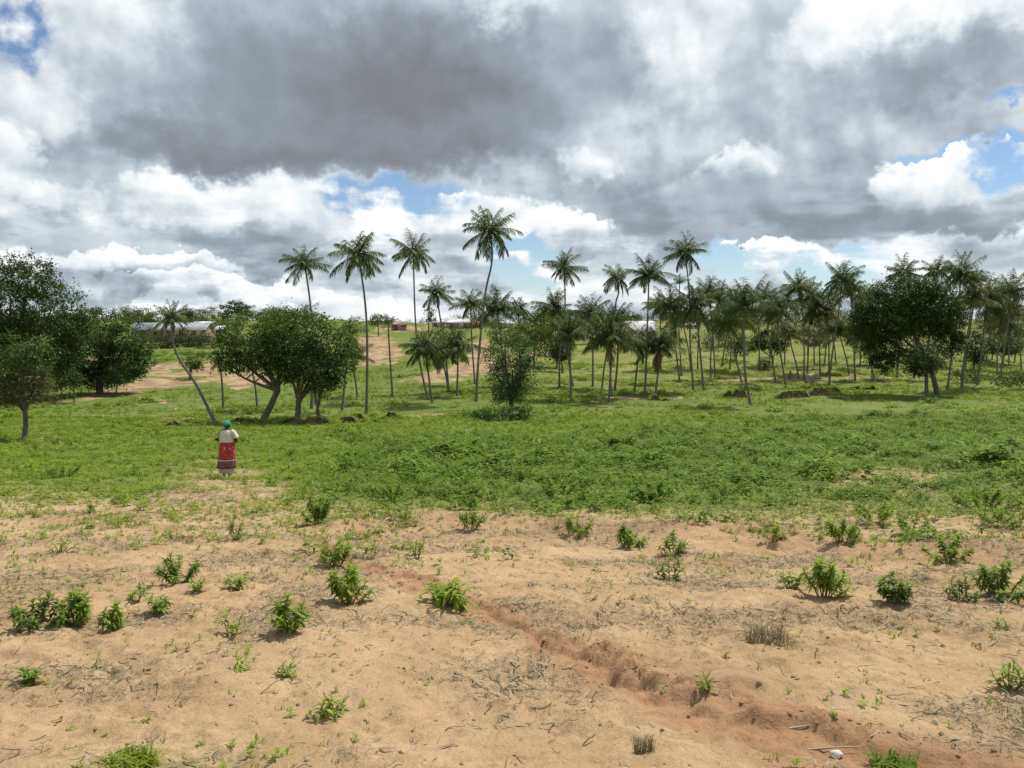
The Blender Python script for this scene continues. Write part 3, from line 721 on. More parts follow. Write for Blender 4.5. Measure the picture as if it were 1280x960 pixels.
# ------------------------------------------------------------------ broadleaf trees
def crown_geo(rs, lobes, n_clump, leaf=.24, per=22, shell=.62, spread=.42, aspect=.5, flat=.8):
    """leaf clumps spread through ellipsoid lobes; lobes = (centre, radii)"""
    C = []; Nn = []
    vol = np.array([(l[1][0] * l[1][1] * l[1][2]) ** .667 for l in lobes]); vol /= vol.sum()
    for (c, r), w_ in zip(lobes, vol):
        k = max(6, int(n_clump * w_)); d = unit(rs.normal(size=(k, 3))); rad = shell + (1.06 - shell) * rs.rand(k, 1) ** .6
        bum = 1 + .16 * np.sin(d[:, 0:1] * 5 + c[0]) * np.sin(d[:, 2:3] * 6 + c[2] * 2) + rs.normal(0, .07, (k, 1))
        C.append(np.array(c)[None] + d * rad * bum * np.array(r)[None]); Nn.append(d)
    C = np.concatenate(C); Nn = np.concatenate(Nn); m_ = len(C)
    cs = rs.uniform(.6, 1.35, (m_, 1, 1))
    off = rs.normal(size=(m_, per, 3)) * spread * cs * np.array([1, 1, flat]) * .55
    L_ = (C[:, None] + off).reshape(-1, 3)
    D = unit(off.reshape(-1, 3) + rs.normal(size=(m_ * per, 3)) * .35 + np.array([0, 0, -.12]))
    NN = unit(np.repeat(Nn, per, 0) * .5 + np.array([0, 0, .8]) + rs.normal(size=(m_ * per, 3)) * .55)
    ln = leaf * rs.uniform(.6, 1.3, m_ * per)
    rn = np.clip(np.repeat(rs.rand(m_) ** 1.3, per) * .65 + rs.rand(m_ * per) * .35, 0, 1)
    return leaf_quads(L_, D, NN, ln, ln * aspect, rn, rs)
def limbs_geo(rs, base, fork, tops, r0, lean=None, sides=8):
    g_ = Geo(); base = Vector(base); fork = Vector(fork)
    mid = (base + fork) / 2 + Vector((rs.uniform(-.1, .1), rs.uniform(-.1, .1), 0))
    pts = spline([base - Vector((0, 0, .3)), base + (mid - base) * .15, mid, fork], 9)
    rd = [r0 * q for q in (1.6, 1.3, 1.08, 1, .96, .92, .88, .85, .8)]
    g_.add(*tube_geo(pts, rd, sides))
    for tp in tops:
        tp = Vector(tp); d_ = tp - fork; m_ = fork + d_ * .5 + Vector((rs.uniform(-.25, .25), rs.uniform(-.25, .25), -abs(d_.x) * .12 + .2))
        pp = spline([fork - Vector((0, 0, .15)), m_, tp], 8); g_.add(*tube_geo(pp, np.linspace(r0 * .62, r0 * .14, 8), 6))
        for k in range(3):
            q = pp[3 + k]; e = q + Vector((rs.uniform(-1, 1), rs.uniform(-1, 1), rs.uniform(.1, .9))) * d_.length * .32
            g_.add(*tube_geo(spline([q, (q + e) / 2 + Vector((0, 0, .1)), e], 5), np.linspace(r0 * .25, r0 * .06, 5), 5))
    return g_
def tree(name, label, cat, base_px, base_row, lobes_px, mat, leaf=.24, dens=1.0, r0=.25, fork_px=None, Y=None, group=None, depth=.85, seed=1, per=22, spread=.42, extra=None, shell=.6, parts=True, flat=.8, aspect=.5):
    """lobes given as seen (px, row, half width, half height), built at the tree's real distance and thickness"""
    r_ = np.random.RandomState(seed)
    if Y is None: X, Y, Z = gp(base_px, base_row)
    else: X = at(base_px, base_row, Y).x; Z = gz1(X, Y)
    f_ = Y / FPX; L_ = []
    for i, (px, row, rx, ry) in enumerate(lobes_px):
        c = at(px, row, Y); off = r_.uniform(-.35, .35) * rx * f_ if len(lobes_px) > 1 else 0
        L_.append(((c.x - X, off, c.z - Z), (rx * f_, rx * f_ * depth, ry * f_)))
    area = sum(4 * PI * ((l[1][0] * l[1][1]) ** .8 + (l[1][0] * l[1][2]) ** .8 + (l[1][1] * l[1][2]) ** .8) / 3 for l in L_)
    nc = int(area * dens * 2.6)
    t = thing(name, label, cat, (X, Y, Z), 0, group)
    V, F, R = crown_geo(r_, L_, nc, leaf, per, shell, spread, aspect, flat)
    link('crown', mesh_from('crown', V, F, M[mat], R), t)
    fx, fr = fork_px if fork_px else (base_px, base_row - (base_row - min(l[1] for l in lobes_px)) * .32)
    fp = at(fx, fr, Y)
    g_ = limbs_geo(r_, (0, 0, 0), (fp.x - X, 0, fp.z - Z), [l[0] for l in L_[:7]], r0)
    link('trunk', g_.mesh('trunk', M['bark'], True), t)
    if extra:
        for (lob, mt, nm, dn, lf_) in extra:
            LL = []
            for (px, row, rx, ry) in lob:
                c = at(px, row, Y); LL.append(((c.x - X, 0, c.z - Z), (rx * f_, rx * f_ * depth, ry * f_)))
            V, F, R = crown_geo(r_, LL, dn, lf_, per, .3, spread, aspect); link(nm, mesh_from(nm, V, F, M[mt], R), t)
    return t

tree('mango_tree', 'huge dark spreading tree rising highest at the left edge', 'tree', 10, 505,
     [(15, 372, 62, 50), (72, 388, 40, 38), (-55, 395, 70, 70), (48, 430, 58, 38), (-10, 440, 60, 45), (95, 415, 26, 24), (40, 347, 32, 22), (60, 462, 40, 26), (-20, 470, 50, 24)], 'dense', .25, 1.25, .5, (10, 468), Y=78, seed=2)
tree('mango_tree', 'dense dark tree right of the huge left tree, crown reaching the bare slope', 'tree', 125, 492,
     [(125, 413, 36, 26), (160, 426, 28, 28), (105, 444, 40, 36), (150, 456, 34, 24), (120, 466, 30, 20), (172, 448, 18, 22), (92, 460, 26, 24)], 'mango', .24, 1.3, .4, (125, 470), Y=84, seed=3)
tree('shrub', 'grey-leaved shrub at the foot of the dense left tree on the bare slope', 'shrub', 147, 486, [(144, 467, 16, 13), (136, 474, 10, 9)], 'bushy', .22, 1.2, .08, Y=82, seed=4)
tree('shrub', 'bright green shrub between the small left tree and the dense trees', 'shrub', 76, 488, [(76, 470, 16, 13), (66, 476, 12, 10)], 'light', .22, 1.2, .08, Y=76, seed=5)
tree('shrub', 'dark round shrub beneath the dense left trees', 'shrub', 92, 488, [(91, 474, 10, 11)], 'dense', .22, 1.3, .08, Y=75, seed=6)
tree('forked_tree', 'small light green tree with forked trunk and brownish lower leaves at the left edge', 'tree', 30, 551,
     [(22, 437, 38, 20), (48, 446, 22, 20), (-8, 450, 30, 24), (20, 455, 34, 20)], 'light', .15, 1.25, .15, (31, 512), seed=7, spread=.3, shell=.45,
     extra=[([(22, 480, 38, 26), (48, 485, 20, 20), (5, 492, 28, 20)], 'brownleaf', 'dry_foliage', 150, .12), ([(22, 472, 40, 28), (0, 484, 30, 22), (46, 476, 22, 20)], 'light', 'lower_foliage', 190, .13)])
tree('mango_tree', 'broad dark tree with a thick trunk leaning right, left of the middle pair', 'tree', 328, 528,
     [(308, 420, 38, 26), (345, 408, 34, 22), (284, 436, 20, 20), (325, 440, 34, 22), (355, 432, 28, 26), (278, 456, 12, 12), (300, 452, 18, 14), (350, 458, 24, 16)], 'mango', .21, 1.4, .25, (348, 486), seed=8, Y=57)
tree('mango_tree', 'broad dark tree with an upright thick trunk, right of the middle pair', 'tree', 372, 531,
     [(383, 415, 36, 26), (414, 434, 30, 32), (372, 445, 32, 28), (395, 458, 28, 24), (425, 450, 18, 24), (365, 468, 22, 16)], 'mango', .21, 1.4, .23, (373, 500), seed=9, Y=56.5)
tree('forked_tree', 'small fork-trunked tree at the right foot of the broad dark pair', 'tree', 397, 528,
     [(404, 478, 20, 17), (415, 466, 16, 18), (392, 480, 12, 10)], 'mango', .2, 1.1, .14, (397, 510), seed=10, Y=56)
tree('bushy_tree', 'single bushy grey-green tree standing alone in the middle of the field edge', 'tree', 637, 518,
     [(632, 420, 22, 15), (622, 442, 18, 20), (652, 440, 20, 20), (640, 465, 24, 20), (664, 452, 14, 18), (618, 466, 12, 14), (634, 484, 22, 14), (655, 480, 14, 12), (640, 496, 20, 12), (626, 492, 14, 10)], 'bushy', .17, 1.35, .2, (638, 492), seed=11, spread=.36, shell=.3)
tree('shrub', 'dark low shrub spreading round the foot of the lone bushy tree', 'shrub', 628, 526, [(628, 519, 32, 8), (650, 518, 14, 9), (600, 523, 14, 5)], 'mango', .2, 1.3, .06, seed=12)
tree('mango_tree', 'massive dark round-topped tree towering over the right side', 'tree', 1172, 492,
     [(1132, 372, 40, 26), (1100, 396, 34, 34), (1168, 388, 34, 34), (1108, 436, 24, 26), (1140, 398, 42, 26), (1188, 404, 20, 30), (1078, 402, 16, 22), (1190, 428, 18, 18), (1105, 452, 14, 12), (1150, 362, 26, 14)],
     'dense', .23, 2.1, .28, (1158, 446), seed=13, Y=84)
tree('round_tree', 'small dark ball-crowned tree in front of the massive right tree', 'tree', 1158, 499, [(1157, 446, 26, 19), (1152, 456, 22, 14)], 'dense', .2, 2.0, .2, (1158, 470), seed=14)
tree('round_tree', 'small dark round tree under the palms right of the lone bushy tree', 'tree', 703, 466, [(703, 437, 16, 14), (700, 442, 12, 11)], 'dense', .26, 1.4, .16, seed=15)
tree('round_tree', 'broad low tree behind the palm trunks right of the triple-trunk palm', 'tree', 966, 458, [(958, 424, 16, 13), (972, 430, 12, 11), (946, 432, 10, 9)], 'mango', .28, 1.1, .16, seed=16)
tree('round_tree', 'dark tree on the green slope behind the centre-right palms', 'tree', 898, 434, [(897, 408, 13, 12), (906, 414, 9, 9)], 'mango', .32, 1.0, .2, seed=17)
tree('shrub', 'small dark shrub casting shade on open grass behind the right palms', 'shrub', 955, 463, [(955, 454, 7, 7)], 'mango', .25, 1.4, .06, seed=18)
tree('round_tree', 'dark bluish tree right of the massive right tree', 'tree', 1218, 462, [(1216, 434, 12, 18), (1222, 444, 9, 10)], 'dense', .28, 1.2, .15, seed=19)
tree('shrub', 'green shrub at the feet of the leaning right palms', 'shrub', 1208, 478, [(1208, 469, 16, 8)], 'mango', .22, 1.2, .06, seed=20)
tree('shrub', 'spreading yellow-green shrub at the right edge of the grass', 'shrub', 1262, 486, [(1262, 474, 20, 9), (1276, 470, 12, 9)], 'light', .2, 1.2, .08, seed=21)
tree('round_tree', 'grey-green flat-crowned tree near the right edge', 'tree', 1254, 455, [(1252, 430, 20, 10), (1266, 434, 14, 9), (1240, 434, 10, 8)], 'bushy', .3, 1.0, .14, seed=22)
tree('round_tree', 'small tree on the bare left slope behind the leaning palm', 'tree', 238, 474, [(238, 452, 12, 9), (246, 456, 8, 7)], 'mango', .26, 1.0, .22, seed=23)
for i, (px, row, Y_, lob, mt, lab) in enumerate((
    (205, 442, 150, [(203, 428, 16, 12), (214, 432, 10, 9)], 'olive', 'dusty olive scrub tree in front of the long tin-roofed house'),
    (236, 444, 150, [(234, 424, 16, 16), (246, 430, 12, 12)], 'olive', 'tall dusty scrub tree right of the long tin-roofed house'),
    (258, 446, 145, [(258, 430, 13, 14)], 'olive', 'rounded dusty scrub tree left of the broad dark pair'),
    (230, 452, 135, [(230, 445, 13, 6)], 'light', 'low green shrub at the top of the bare left slope'),
    (252, 454, 132, [(253, 447, 11, 7)], 'light', 'low green shrub right of the leaning palm at the slope top'),
    (190, 416, 175, [(191, 398, 11, 8), (184, 402, 8, 6)], 'mango', 'small bright tree beside the crown of the leaning palm'),
    (172, 418, 185, [(173, 396, 7, 9)], 'olive', 'thin pale tree on the skyline at the left end of the long house'),
    (235, 416, 185, [(234, 390, 8, 5), (232, 400, 6, 5), (240, 394, 5, 4)], 'mango', 'small flat-topped tree on the skyline right of the leaning palm'),
    (267, 412, 200, [(267, 400, 6, 6)], 'mango', 'tiny round tree on the skyline left of the tiered tree'),
    (248, 410, 200, [(247, 401, 7, 6), (255, 401, 5, 5)], 'olive', 'hazy tree pair on the skyline between the flat-topped and tiny round trees'),
    (295, 424, 140, [(293, 378, 9, 2.5), (283, 384, 9, 2.5), (303, 384, 11, 2.5), (294, 389, 13, 2.5), (281, 394, 9, 2.5), (308, 392, 8, 2.5)], 'light', 'tiered umbrella-shaped tree standing above the left broad dark tree'),
    (338, 420, 170, [(335, 396, 16, 8), (350, 392, 9, 6)], 'light', 'pale tree top showing just over the broad dark pair'),
    (473, 409, 190, [(472, 399, 9, 6), (465, 403, 5, 4)], 'light', 'round green tree on the skyline behind the thin small palm'),
    (536, 408, 175, [(537, 388, 6, 3), (540, 397, 6, 5)], 'light', 'small flat-topped green tree on the skyline behind the second tall palm'),
    (668, 452, 120, [(668, 412, 24, 20), (652, 424, 16, 17), (682, 430, 16, 18), (676, 398, 12, 8)], 'light', 'lush bright green tree behind the lone bushy tree'),
    (696, 450, 118, [(698, 418, 14, 15), (706, 424, 10, 12)], 'mango', 'dark tree behind the palms just right of the lush bright tree'),
    (835, 440, 150, [(836, 418, 12, 12)], 'light', 'yellow-green tree right of the white-roofed building'),
    (745, 425, 165, [(745, 404, 14, 10), (728, 406, 12, 9)], 'light', 'bright tree clump behind the palms left of the white-roofed building'),
    (795, 408, 230, [(795, 398, 8, 6)], 'mango', 'small distant tree on the skyline left of the white roof top'),
    (1092, 440, 120, [(1078, 424, 14, 18), (1092, 430, 12, 14)], 'mango', 'dark foliage tree tucked behind the left side of the massive right tree'),
    (920, 452, 130, [(916, 428, 16, 14), (930, 432, 12, 10)], 'mango', 'green tree behind the triple-trunk palm'),
    (1010, 440, 140, [(1010, 420, 18, 12), (1030, 422, 12, 10)], 'olive', 'olive tree behind the clump of upright palms at right'),
    )):
    tree('round_tree' if 'shrub' not in lab else 'shrub', lab, 'tree' if 'shrub' not in lab else 'shrub', px, row, lob, mt, .34, .85, .14, Y=Y_, seed=60 + i, per=16, spread=.45, flat=.35 if 'tiered' in lab else .8)

# far-off woodland along the crest: one mass
r_ = np.random.RandomState(77); VV = Geo()
def wood(n, y0, y1, hfun, mode):
    L_ = []
    for i in range(n):
        y = r_.uniform(y0, y1); px = r_.uniform(-60, 1340); X = (px - 640) / FPX * y
        h, ok = hfun(px, y)
        if r_.rand() > ok: continue
        z = gz1(X, y); w_ = h * r_.uniform(.45, .9)
        L_.append(((X, y, z + h * .58), (w_, w_ * .8, h * .45)))
    return L_
def h1(px, y):
    lo = 1.0
    if 430 < px < 560: return 2.8 * r_.uniform(.5, 1), .85
    if px > 640: return r_.uniform(2.5, 5.5), 1
    return r_.uniform(2.2, 4.6), 1
L_ = wood(210, 215, 285, h1, 0) + wood(60, 150, 200, lambda px, y: (r_.uniform(2.5, 4.5), 1.0 if (px > 880 or 640 < px < 770) else .12), 0)
V, F, R = crown_geo(r_, L_, 7500, .45, 12, .5, .7)
link('distant_woodland', mesh_from('distant_woodland', V, F, M['woodland'] if 'woodland' in M else M['olive'], R), kind='stuff')

# ------------------------------------------------------------------ coconut palms
def frond(g_, r_, az, el, L, droop, nl=24, lw=.036, lfac=.35):
    n = 10; p = np.zeros(3); pts = []; ang = el; h = np.array([math.cos(az), math.sin(az), 0])
    for i in range(n + 1):
        t = i / n; pts.append(p.copy()); ang = el - droop * t ** 1.4
        p = p + (h * math.cos(ang) + np.array([0, 0, math.sin(ang)])) * L / n
    g_.add(*tube_geo(pts, np.linspace(.018, .004, n + 1), 4, False), np.full((n + 1) * 4, .85))
    side = np.array([-math.sin(az), math.cos(az), 0]); C = []; D = []; Ls = []
    for s in (-1, 1):
        for k in range(nl):
            t = .14 + .86 * (k + r_.rand() * .5) / nl
            if r_.rand() < .06: continue
            q = t * n; j = min(int(q), n - 1); c = pts[j] + (pts[j + 1] - pts[j]) * (q - j); fd = unit(pts[j + 1] - pts[j])
            C.append(c); D.append(side * s * .85 + fd * (.45 + .5 * t) + np.array([0, 0, -.35 - 1.0 * r_.rand()])); Ls.append(L * lfac * math.sin(PI * min(1, .22 + .72 * t)) ** .6 * r_.uniform(.8, 1.1))
    C = np.array(C); D = unit(np.array(D)); Ls = np.array(Ls); NN = unit(np.array([0, 0, 1.]) + r_.normal(size=C.shape) * .5)
    # two-piece leaflets: outward, then hanging
    Sd = unit(np.cross(D, NN)); w_ = lw * r_.uniform(.7, 1.2, len(C))[:, None]; M1 = C + D * Ls[:, None] * .55
    D2 = unit(D + np.array([0, 0, -.55])); E_ = M1 + D2 * Ls[:, None] * .5
    V = np.stack([C - Sd * w_ * .4, C + Sd * w_ * .4, M1 + Sd * w_ * .5, M1 - Sd * w_ * .5, E_ + Sd * w_ * .08, E_ - Sd * w_ * .08], 1).reshape(-1, 3)
    b_ = np.arange(len(C))[:, None] * 6
    F = np.concatenate([b_ + np.array([0, 1, 2, 3]), b_ + np.array([3, 2, 4, 5])]); rn = r_.rand() * .5
    g_.add(V, F, np.repeat(np.clip(rn + r_.rand(len(C)) * .5, 0, 1), 6))
def palm_crown(seed, nf, e0, e1, L, droop, mat, nl=24, lw=.03, wind=.25):
    r_ = np.random.RandomState(seed); g_ = Geo()
    for i in range(nf):
        t = (i + .5) / nf; el = e0 + (e1 - e0) * t ** .85 + r_.uniform(-.28, .28); az = i * 2.399 + r_.uniform(-.35, .35)
        frond(g_, r_, az, el, L * r_.uniform(.72, 1.12) * (.8 + .2 * min(1, t * 3)), droop * r_.uniform(.4, 1.5) * (.5 + .5 * t), nl, lw)
    # leaf bases and the heart
    g_.add(*tube_geo([(0, 0, -.12), (0, 0, 0), (0, 0, .1)], [.06, .085, .04], 6), np.full(19, .7))
    return g_.mesh('crown', M[mat])
R_ = math.radians
PC = {
 'star': [palm_crown(s, 22, R_(90), R_(-42), 1.22, .95, 'palm', 44, .021) for s in (1, 2, 3, 21, 22)],
 'full': [palm_crown(s, 26, R_(95), R_(-28), 1.28, .80, 'palm', 44, .021) for s in (4, 5, 6, 23, 24, 25)],
 'up': [palm_crown(s, 13, R_(92), R_(25), 1.25, 1.0, 'palm', 24) for s in (7, 8)],
 'young': [palm_crown(s, 23, R_(95), R_(-5), 1.36, .9, 'palm', 44, .021) for s in (9, 10, 14, 26)],
 'yellow': [palm_crown(s, 22, R_(90), R_(-12), 1.28, 1.0, 'palmy', 44, .021) for s in (11, 12, 27, 28)],
 'thin': [palm_crown(13, 12, R_(88), R_(-60), 1.1, 1.1, 'palm', 22)],
}
dg = Geo(); _r = np.random.RandomState(15); frond(dg, _r, 0, R_(-15), 1.1, 1.0, 24, .035); DEAD = dg.mesh('dead_frond', M['deadfrond'])
pk_count = {k: 0 for k in PC}
def palm(lab, bx, brow, cx, crow, r, kind='full', mids=(), dead=0, tw=1.0, Y=None, zs=1.0):
    if Y is None: X, Y, Z = gp(bx, brow)
    else: X = at(bx, brow, Y).x; Z = gz1(X, Y)
    f_ = Y / FPX; r_ = np.random.RandomState(int(bx * 7 + cx))
    t = thing('coconut_palm', lab, 'palm tree', (X, Y, Z), 0, 'coconut palms on the valley floor')
    cz = at(cx, crow, Y); top = Vector((cz.x - X, r_.uniform(-.5, .5), cz.z - Z))
    P_ = [Vector((0, 0, -.3))]
    if mids:
        for (mx, mr) in mids: a_ = at(mx, mr, Y); P_.append(Vector((a_.x - X, top.y * .5, a_.z - Z)))
    else:
        b_ = r_.uniform(-.03, .03) * top.z; P_ += [Vector((top.x * .25 + b_ * .6, top.y * .3, top.z * .33)), Vector((top.x * .62 + b_, top.y * .6, top.z * .68))]
    P_.append(top); n = 22; pts = spline(P_, n)
    rb = .112 * tw; rd = [rb * (1.0 - .38 * (i / (n - 1)) + .75 * math.exp(-i / 1.0) + .03 * math.sin(i * 2.1)) for i in range(n)]
    V, F = tube_geo(pts, rd, 9); link('trunk', mesh_from('trunk', V, F, M['palmbark'], None, True), t)
    ms = PC[kind]; me_ = ms[pk_count[kind] % len(ms)]; pk_count[kind] += 1
    c = link('crown', me_, t, top); s_ = r * f_ * r_.uniform(.90, 1.06); c.scale = (s_, s_, s_ * zs); tl = (pts[-1] - pts[-3]).normalized()
    c.rotation_euler = (-tl.y * .6 + r_.uniform(-.08, .08), tl.x * .6 + r_.uniform(-.08, .08), r_.uniform(0, 2 * PI))
    for k in range(dead):
        d_ = link('dead_frond', DEAD, t, top - Vector((0, 0, .05))); q = s_ * r_.uniform(.75, 1.05); d_.scale = (q, q, q)
        d_.rotation_euler = (0, r_.uniform(.3, .8), r_.uniform(0, 2 * PI))
    return t
PALMS = [
 ('tall slim palm with a curved trunk rising behind the broad dark pair of trees', 389, 511, 381, 329, 27, 'star', [(392, 440), (388, 380)], 0),
 ('tall palm right of the dark tree pair, its thick foot by the stream bank', 458, 518, 448, 318, 34, 'star', [(459, 430), (456, 375)], 1),
 ('tall palm whose trunk swings right toward its foot, second tallest at left', 536, 500, 516, 315, 31, 'star', [(525, 455), (519, 400)], 0),
 ('tallest palm of all, its long trunk curving right below a windblown crown', 595, 502, 612, 288, 34, 'star', [(598, 450), (606, 370), (615, 325)], 0, 1.1),
 ('medium palm with a star crown between the two tallest palms of the left group', 561, 488, 546, 366, 23, 'star', [(556, 430), (550, 395)], 0),
 ('small thin palm with a tight ragged crown standing alone on the grass left of centre', 491, 497, 485, 404, 13, 'up', [(487, 440)], 0),
 ('slender palm just left of the tallest palm, crown beside its trunk', 594, 480, 588, 380, 24, 'star', [(590, 430)], 0),
 ('dense dark palm crown just right of the tallest palm trunk', 630, 486, 621, 386, 26, 'full', (), 0),
 ('small palm crown peeping over the lone bushy tree', 650, 480, 648, 385, 15, 'star', (), 0),
 ('bushy upright palm standing against the right side of the broad dark tree', 427, 514, 436, 418, 24, 'up', [(431, 470)], 1),
 ('low palm crown showing above the top of the broad dark trees', 395, 506, 381, 398, 20, 'up', (), 0),
 ('short palm behind the upright bushy palm with a thin trunk', 447, 497, 441, 446, 20, 'young', (), 1),
 ('short dark palm left of the pair at the centre left, trunk leaning right', 541, 503, 532, 436, 27, 'full', [(536, 470)], 1),
 ('short dark palm right of the pair at the centre left with browning fronds', 571, 495, 570, 432, 25, 'full', (), 2),
 ('short palm crown squeezed between the centre left pair', 561, 490, 553, 440, 20, 'full', (), 2),
 ('tall thin palm with an airy crown right of the lone bushy tree', 699, 485, 705, 334, 23, 'star', [(700, 440), (706, 385)], 0),
 ('medium palm with a dark crown just below the tall airy one', 717, 483, 692, 384, 25, 'full', [(708, 440)], 0),
 ('broad low palm with wide spreading fronds right of the lone bushy tree', 714, 500, 713, 421, 34, 'young', (), 0, 1.1),
 ('medium palm behind the broad low palm, upright crown', 741, 483, 739, 392, 23, 'full', (), 1),
 ('palm with a bent neck and airy crown left of the white-roofed building', 768, 490, 771, 348, 21, 'star', [(772, 440), (769, 385), (773, 365)], 0),
 ('tall bushy palm in front of the white-roofed building', 806, 494, 811, 345, 27, 'full', [(808, 440)], 1, 1.05),
 ('tall palm with the highest crown right of the white-roofed building', 867, 487, 857, 314, 26, 'star', [(863, 430), (862, 370)], 1),
 ('broad low palm with browning lower fronds, nearest of the centre group', 761, 502, 764, 425, 36, 'young', (), 2, 1.05),
 ('leaning palm whose trunk crosses behind the nearest centre palm', 765, 494, 768, 402, 24, 'full', [(763, 460)], 0),
 ('short leaning palm left of the nearest centre palm', 752, 486, 762, 418, 24, 'full', (), 1),
 ('short palm with hanging brown fronds under the white-roofed building', 793, 490, 798, 430, 25, 'yellow', (), 3),
 ('short palm with long rusty fronds arching right beside the stream bank', 819, 494, 826, 436, 28, 'young', (), 4),
 ('palm with dense crown left of the highest crown at right of centre', 850, 478, 836, 382, 27, 'full', (), 0),
 ('palm leaning left behind the tall trunk right of the building', 864, 463, 850, 393, 22, 'full', (), 0),
 ('thick palm with full crown just right of the tall trunk right of the building', 880, 488, 869, 380, 28, 'full', [(874, 430)], 0, 1.1),
 ('palm with windblown upper crown, left of the triple-trunk palm', 888, 474, 901, 370, 22, 'star', [(890, 430)], 0),
 ('palm with a curved thin trunk behind the windblown one', 894, 473, 886, 366, 20, 'full', [(892, 440)], 0),
 ('narrow upright crown poking up behind the palms right of the building', 852, 470, 850, 354, 13, 'up', (), 0),
 ('large palm nearest the field edge at right of centre, trunk kicked out at the foot', 939, 506, 930, 386, 32, 'young', [(932, 470), (930, 430)], 0, 1.15),
 ('slanting palm leaning left behind the large kicked-out palm', 928, 478, 905, 398, 24, 'full', [(917, 440)], 0),
 ('straight palm sharing the crown cluster of the large kicked-out palm', 931, 471, 924, 392, 25, 'full', (), 0),
 ('palm with spiky upright top right of the large kicked-out palm', 970, 478, 955, 372, 25, 'star', [(962, 430)], 0),
 ('palm leaning left with its foot near the shaded shrub', 983, 485, 971, 386, 22, 'full', [(976, 440)], 0),
 ('upright palm in the right clump, the leftmost of the close pair', 1005, 475, 998, 358, 25, 'star', (), 0),
 ('upright palm in the right clump, the rightmost of the close pair', 1009, 466, 1013, 374, 24, 'full', (), 1),
 ('pale-stemmed palm just right of the close pair', 1025, 469, 1025, 382, 21, 'full', (), 0),
 ('thin palm leaning left between the close pair and the s-curved palm', 1036, 469, 1030, 395, 19, 'yellow', (), 0),
 ('tall s-curved palm leaning right with a ragged high crown', 1036, 481, 1052, 348, 26, 'star', [(1040, 440), (1047, 395)], 0, 1.05),
 ('palm just right of the s-curved one with yellowing fronds', 1069, 476, 1065, 366, 22, 'yellow', (), 0),
 ('slanting palm crossing behind the s-curved trunk', 1062, 469, 1048, 412, 20, 'full', (), 0),
 ('short yellow-green palm low in the right clump', 999, 473, 987, 416, 22, 'yellow', (), 1),
 ('slim palm half hidden at the left side of the massive dark tree', 1090, 472, 1081, 368, 15, 'full', (), 0),
 ('slanting thin palm under the left side of the massive dark tree', 1093, 473, 1072, 418, 17, 'full', (), 0),
 ('palm crown showing over the top of the massive dark tree', 1121, 472, 1130, 340, 22, 'star', (), 0),
 ('palm crown rising behind the right shoulder of the massive dark tree', 1142, 472, 1172, 340, 22, 'star', (), 0),
 ('tall palm right of the massive dark tree, crown highest of the right-edge group', 1184, 486, 1200, 343, 27, 'full', (), 0),
 ('small dark palm crown between the two leaning right-edge palms', 1206, 462, 1218, 350, 14, 'full', (), 0),
 ('strongly leaning palm with sunlit drooping fronds right of the massive dark tree', 1202, 485, 1216, 373, 28, 'yellow', [(1207, 440), (1213, 400)], 0, 1.15),
 ('second leaning palm parallel to the sunlit one, farther right', 1222, 481, 1234, 376, 27, 'full', [(1228, 430)], 0, 1.05),
 ('dark palm crown standing higher near the right edge', 1250, 471, 1264, 364, 25, 'full', (), 0),
 ('bright yellow palm with spreading crown near the right edge', 1246, 469, 1255, 394, 27, 'yellow', (), 1),
 ('palm crown cut by the right edge of the view', 1277, 463, 1272, 390, 24, 'yellow', (), 0),
 ('thin-stemmed palm behind the bright yellow one', 1261, 457, 1262, 406, 18, 'full', (), 0),
 ('half hidden thin palm deep behind the leaning right-edge palms', 1190, 456, 1186, 385, 20, 'full', (), 0),
 ('palm strongly leaning left in the left of the view with a shaggy upright crown', 271, 528, 211, 396, 19, 'full', [(243, 480), (223, 450), (214, 425)], 3),
 ('short thin palm with hanging brown fronds at the left of the broad dark pair', 279, 511, 274, 452, 15, 'thin', (), 3),
 ('palm trunk standing inside the left broad dark tree', 322, 514, 309, 446, 18, 'full', (), 1),
 ('palm far back on the green slope between the right-edge trunks', 1240, 450, 1244, 400, 15, 'full', (), 0),
 ('small palm far back in the right clump with pale fronds', 1045, 455, 1041, 415, 15, 'yellow', (), 0),
 ('small palm far back left of the slanting palms at right of centre', 912, 462, 913, 405, 17, 'full', (), 0),
 ('thin palm deep in the right clump between the close pair and the kicked-out palm', 949, 462, 944, 382, 18, 'full', (), 0),
 ('slim palm behind the shaded shrub with a dark tuft of fronds', 961, 459, 966, 392, 17, 'star', (), 0),
 ('slim far palm standing left of the dark earth stump', 981, 456, 984, 380, 18, 'full', (), 0),
 ('far palm with a light crown behind the pale earth block', 1018, 456, 1020, 396, 17, 'yellow', (), 0),
 ('far upright palm left of the s-curved palm', 1030, 458, 1036, 372, 17, 'star', (), 0),
 ('far thin palm between the s-curved palm and the massive dark tree', 1075, 458, 1076, 386, 17, 'full', (), 0),
 ('far palm low behind the tall trunk right of the building', 872, 462, 876, 396, 18, 'full', (), 0),
 ('pale far palm left of the kicked-out palm', 902, 458, 918, 372, 17, 'star', (), 0),
 ('far dark palm between the two leaning right-edge palms and the bright yellow one', 1232, 456, 1248, 372, 18, 'full', (), 0),
 ('low far palm at the foot of the bright yellow one', 1268, 452, 1274, 416, 16, 'yellow', (), 0),
 ('far palm crown just behind the bushy palm before the white-roofed building', 826, 462, 824, 380, 18, 'star', (), 0),
]
for a in PALMS:
    lab, bx, br, cx, cr, r = a[:6]; kind = a[6]; mids = a[7]; dead = a[8]; tw = a[9] if len(a) > 9 else 1.0
    palm(lab, bx, br, cx, cr, r, kind, mids, dead, tw)

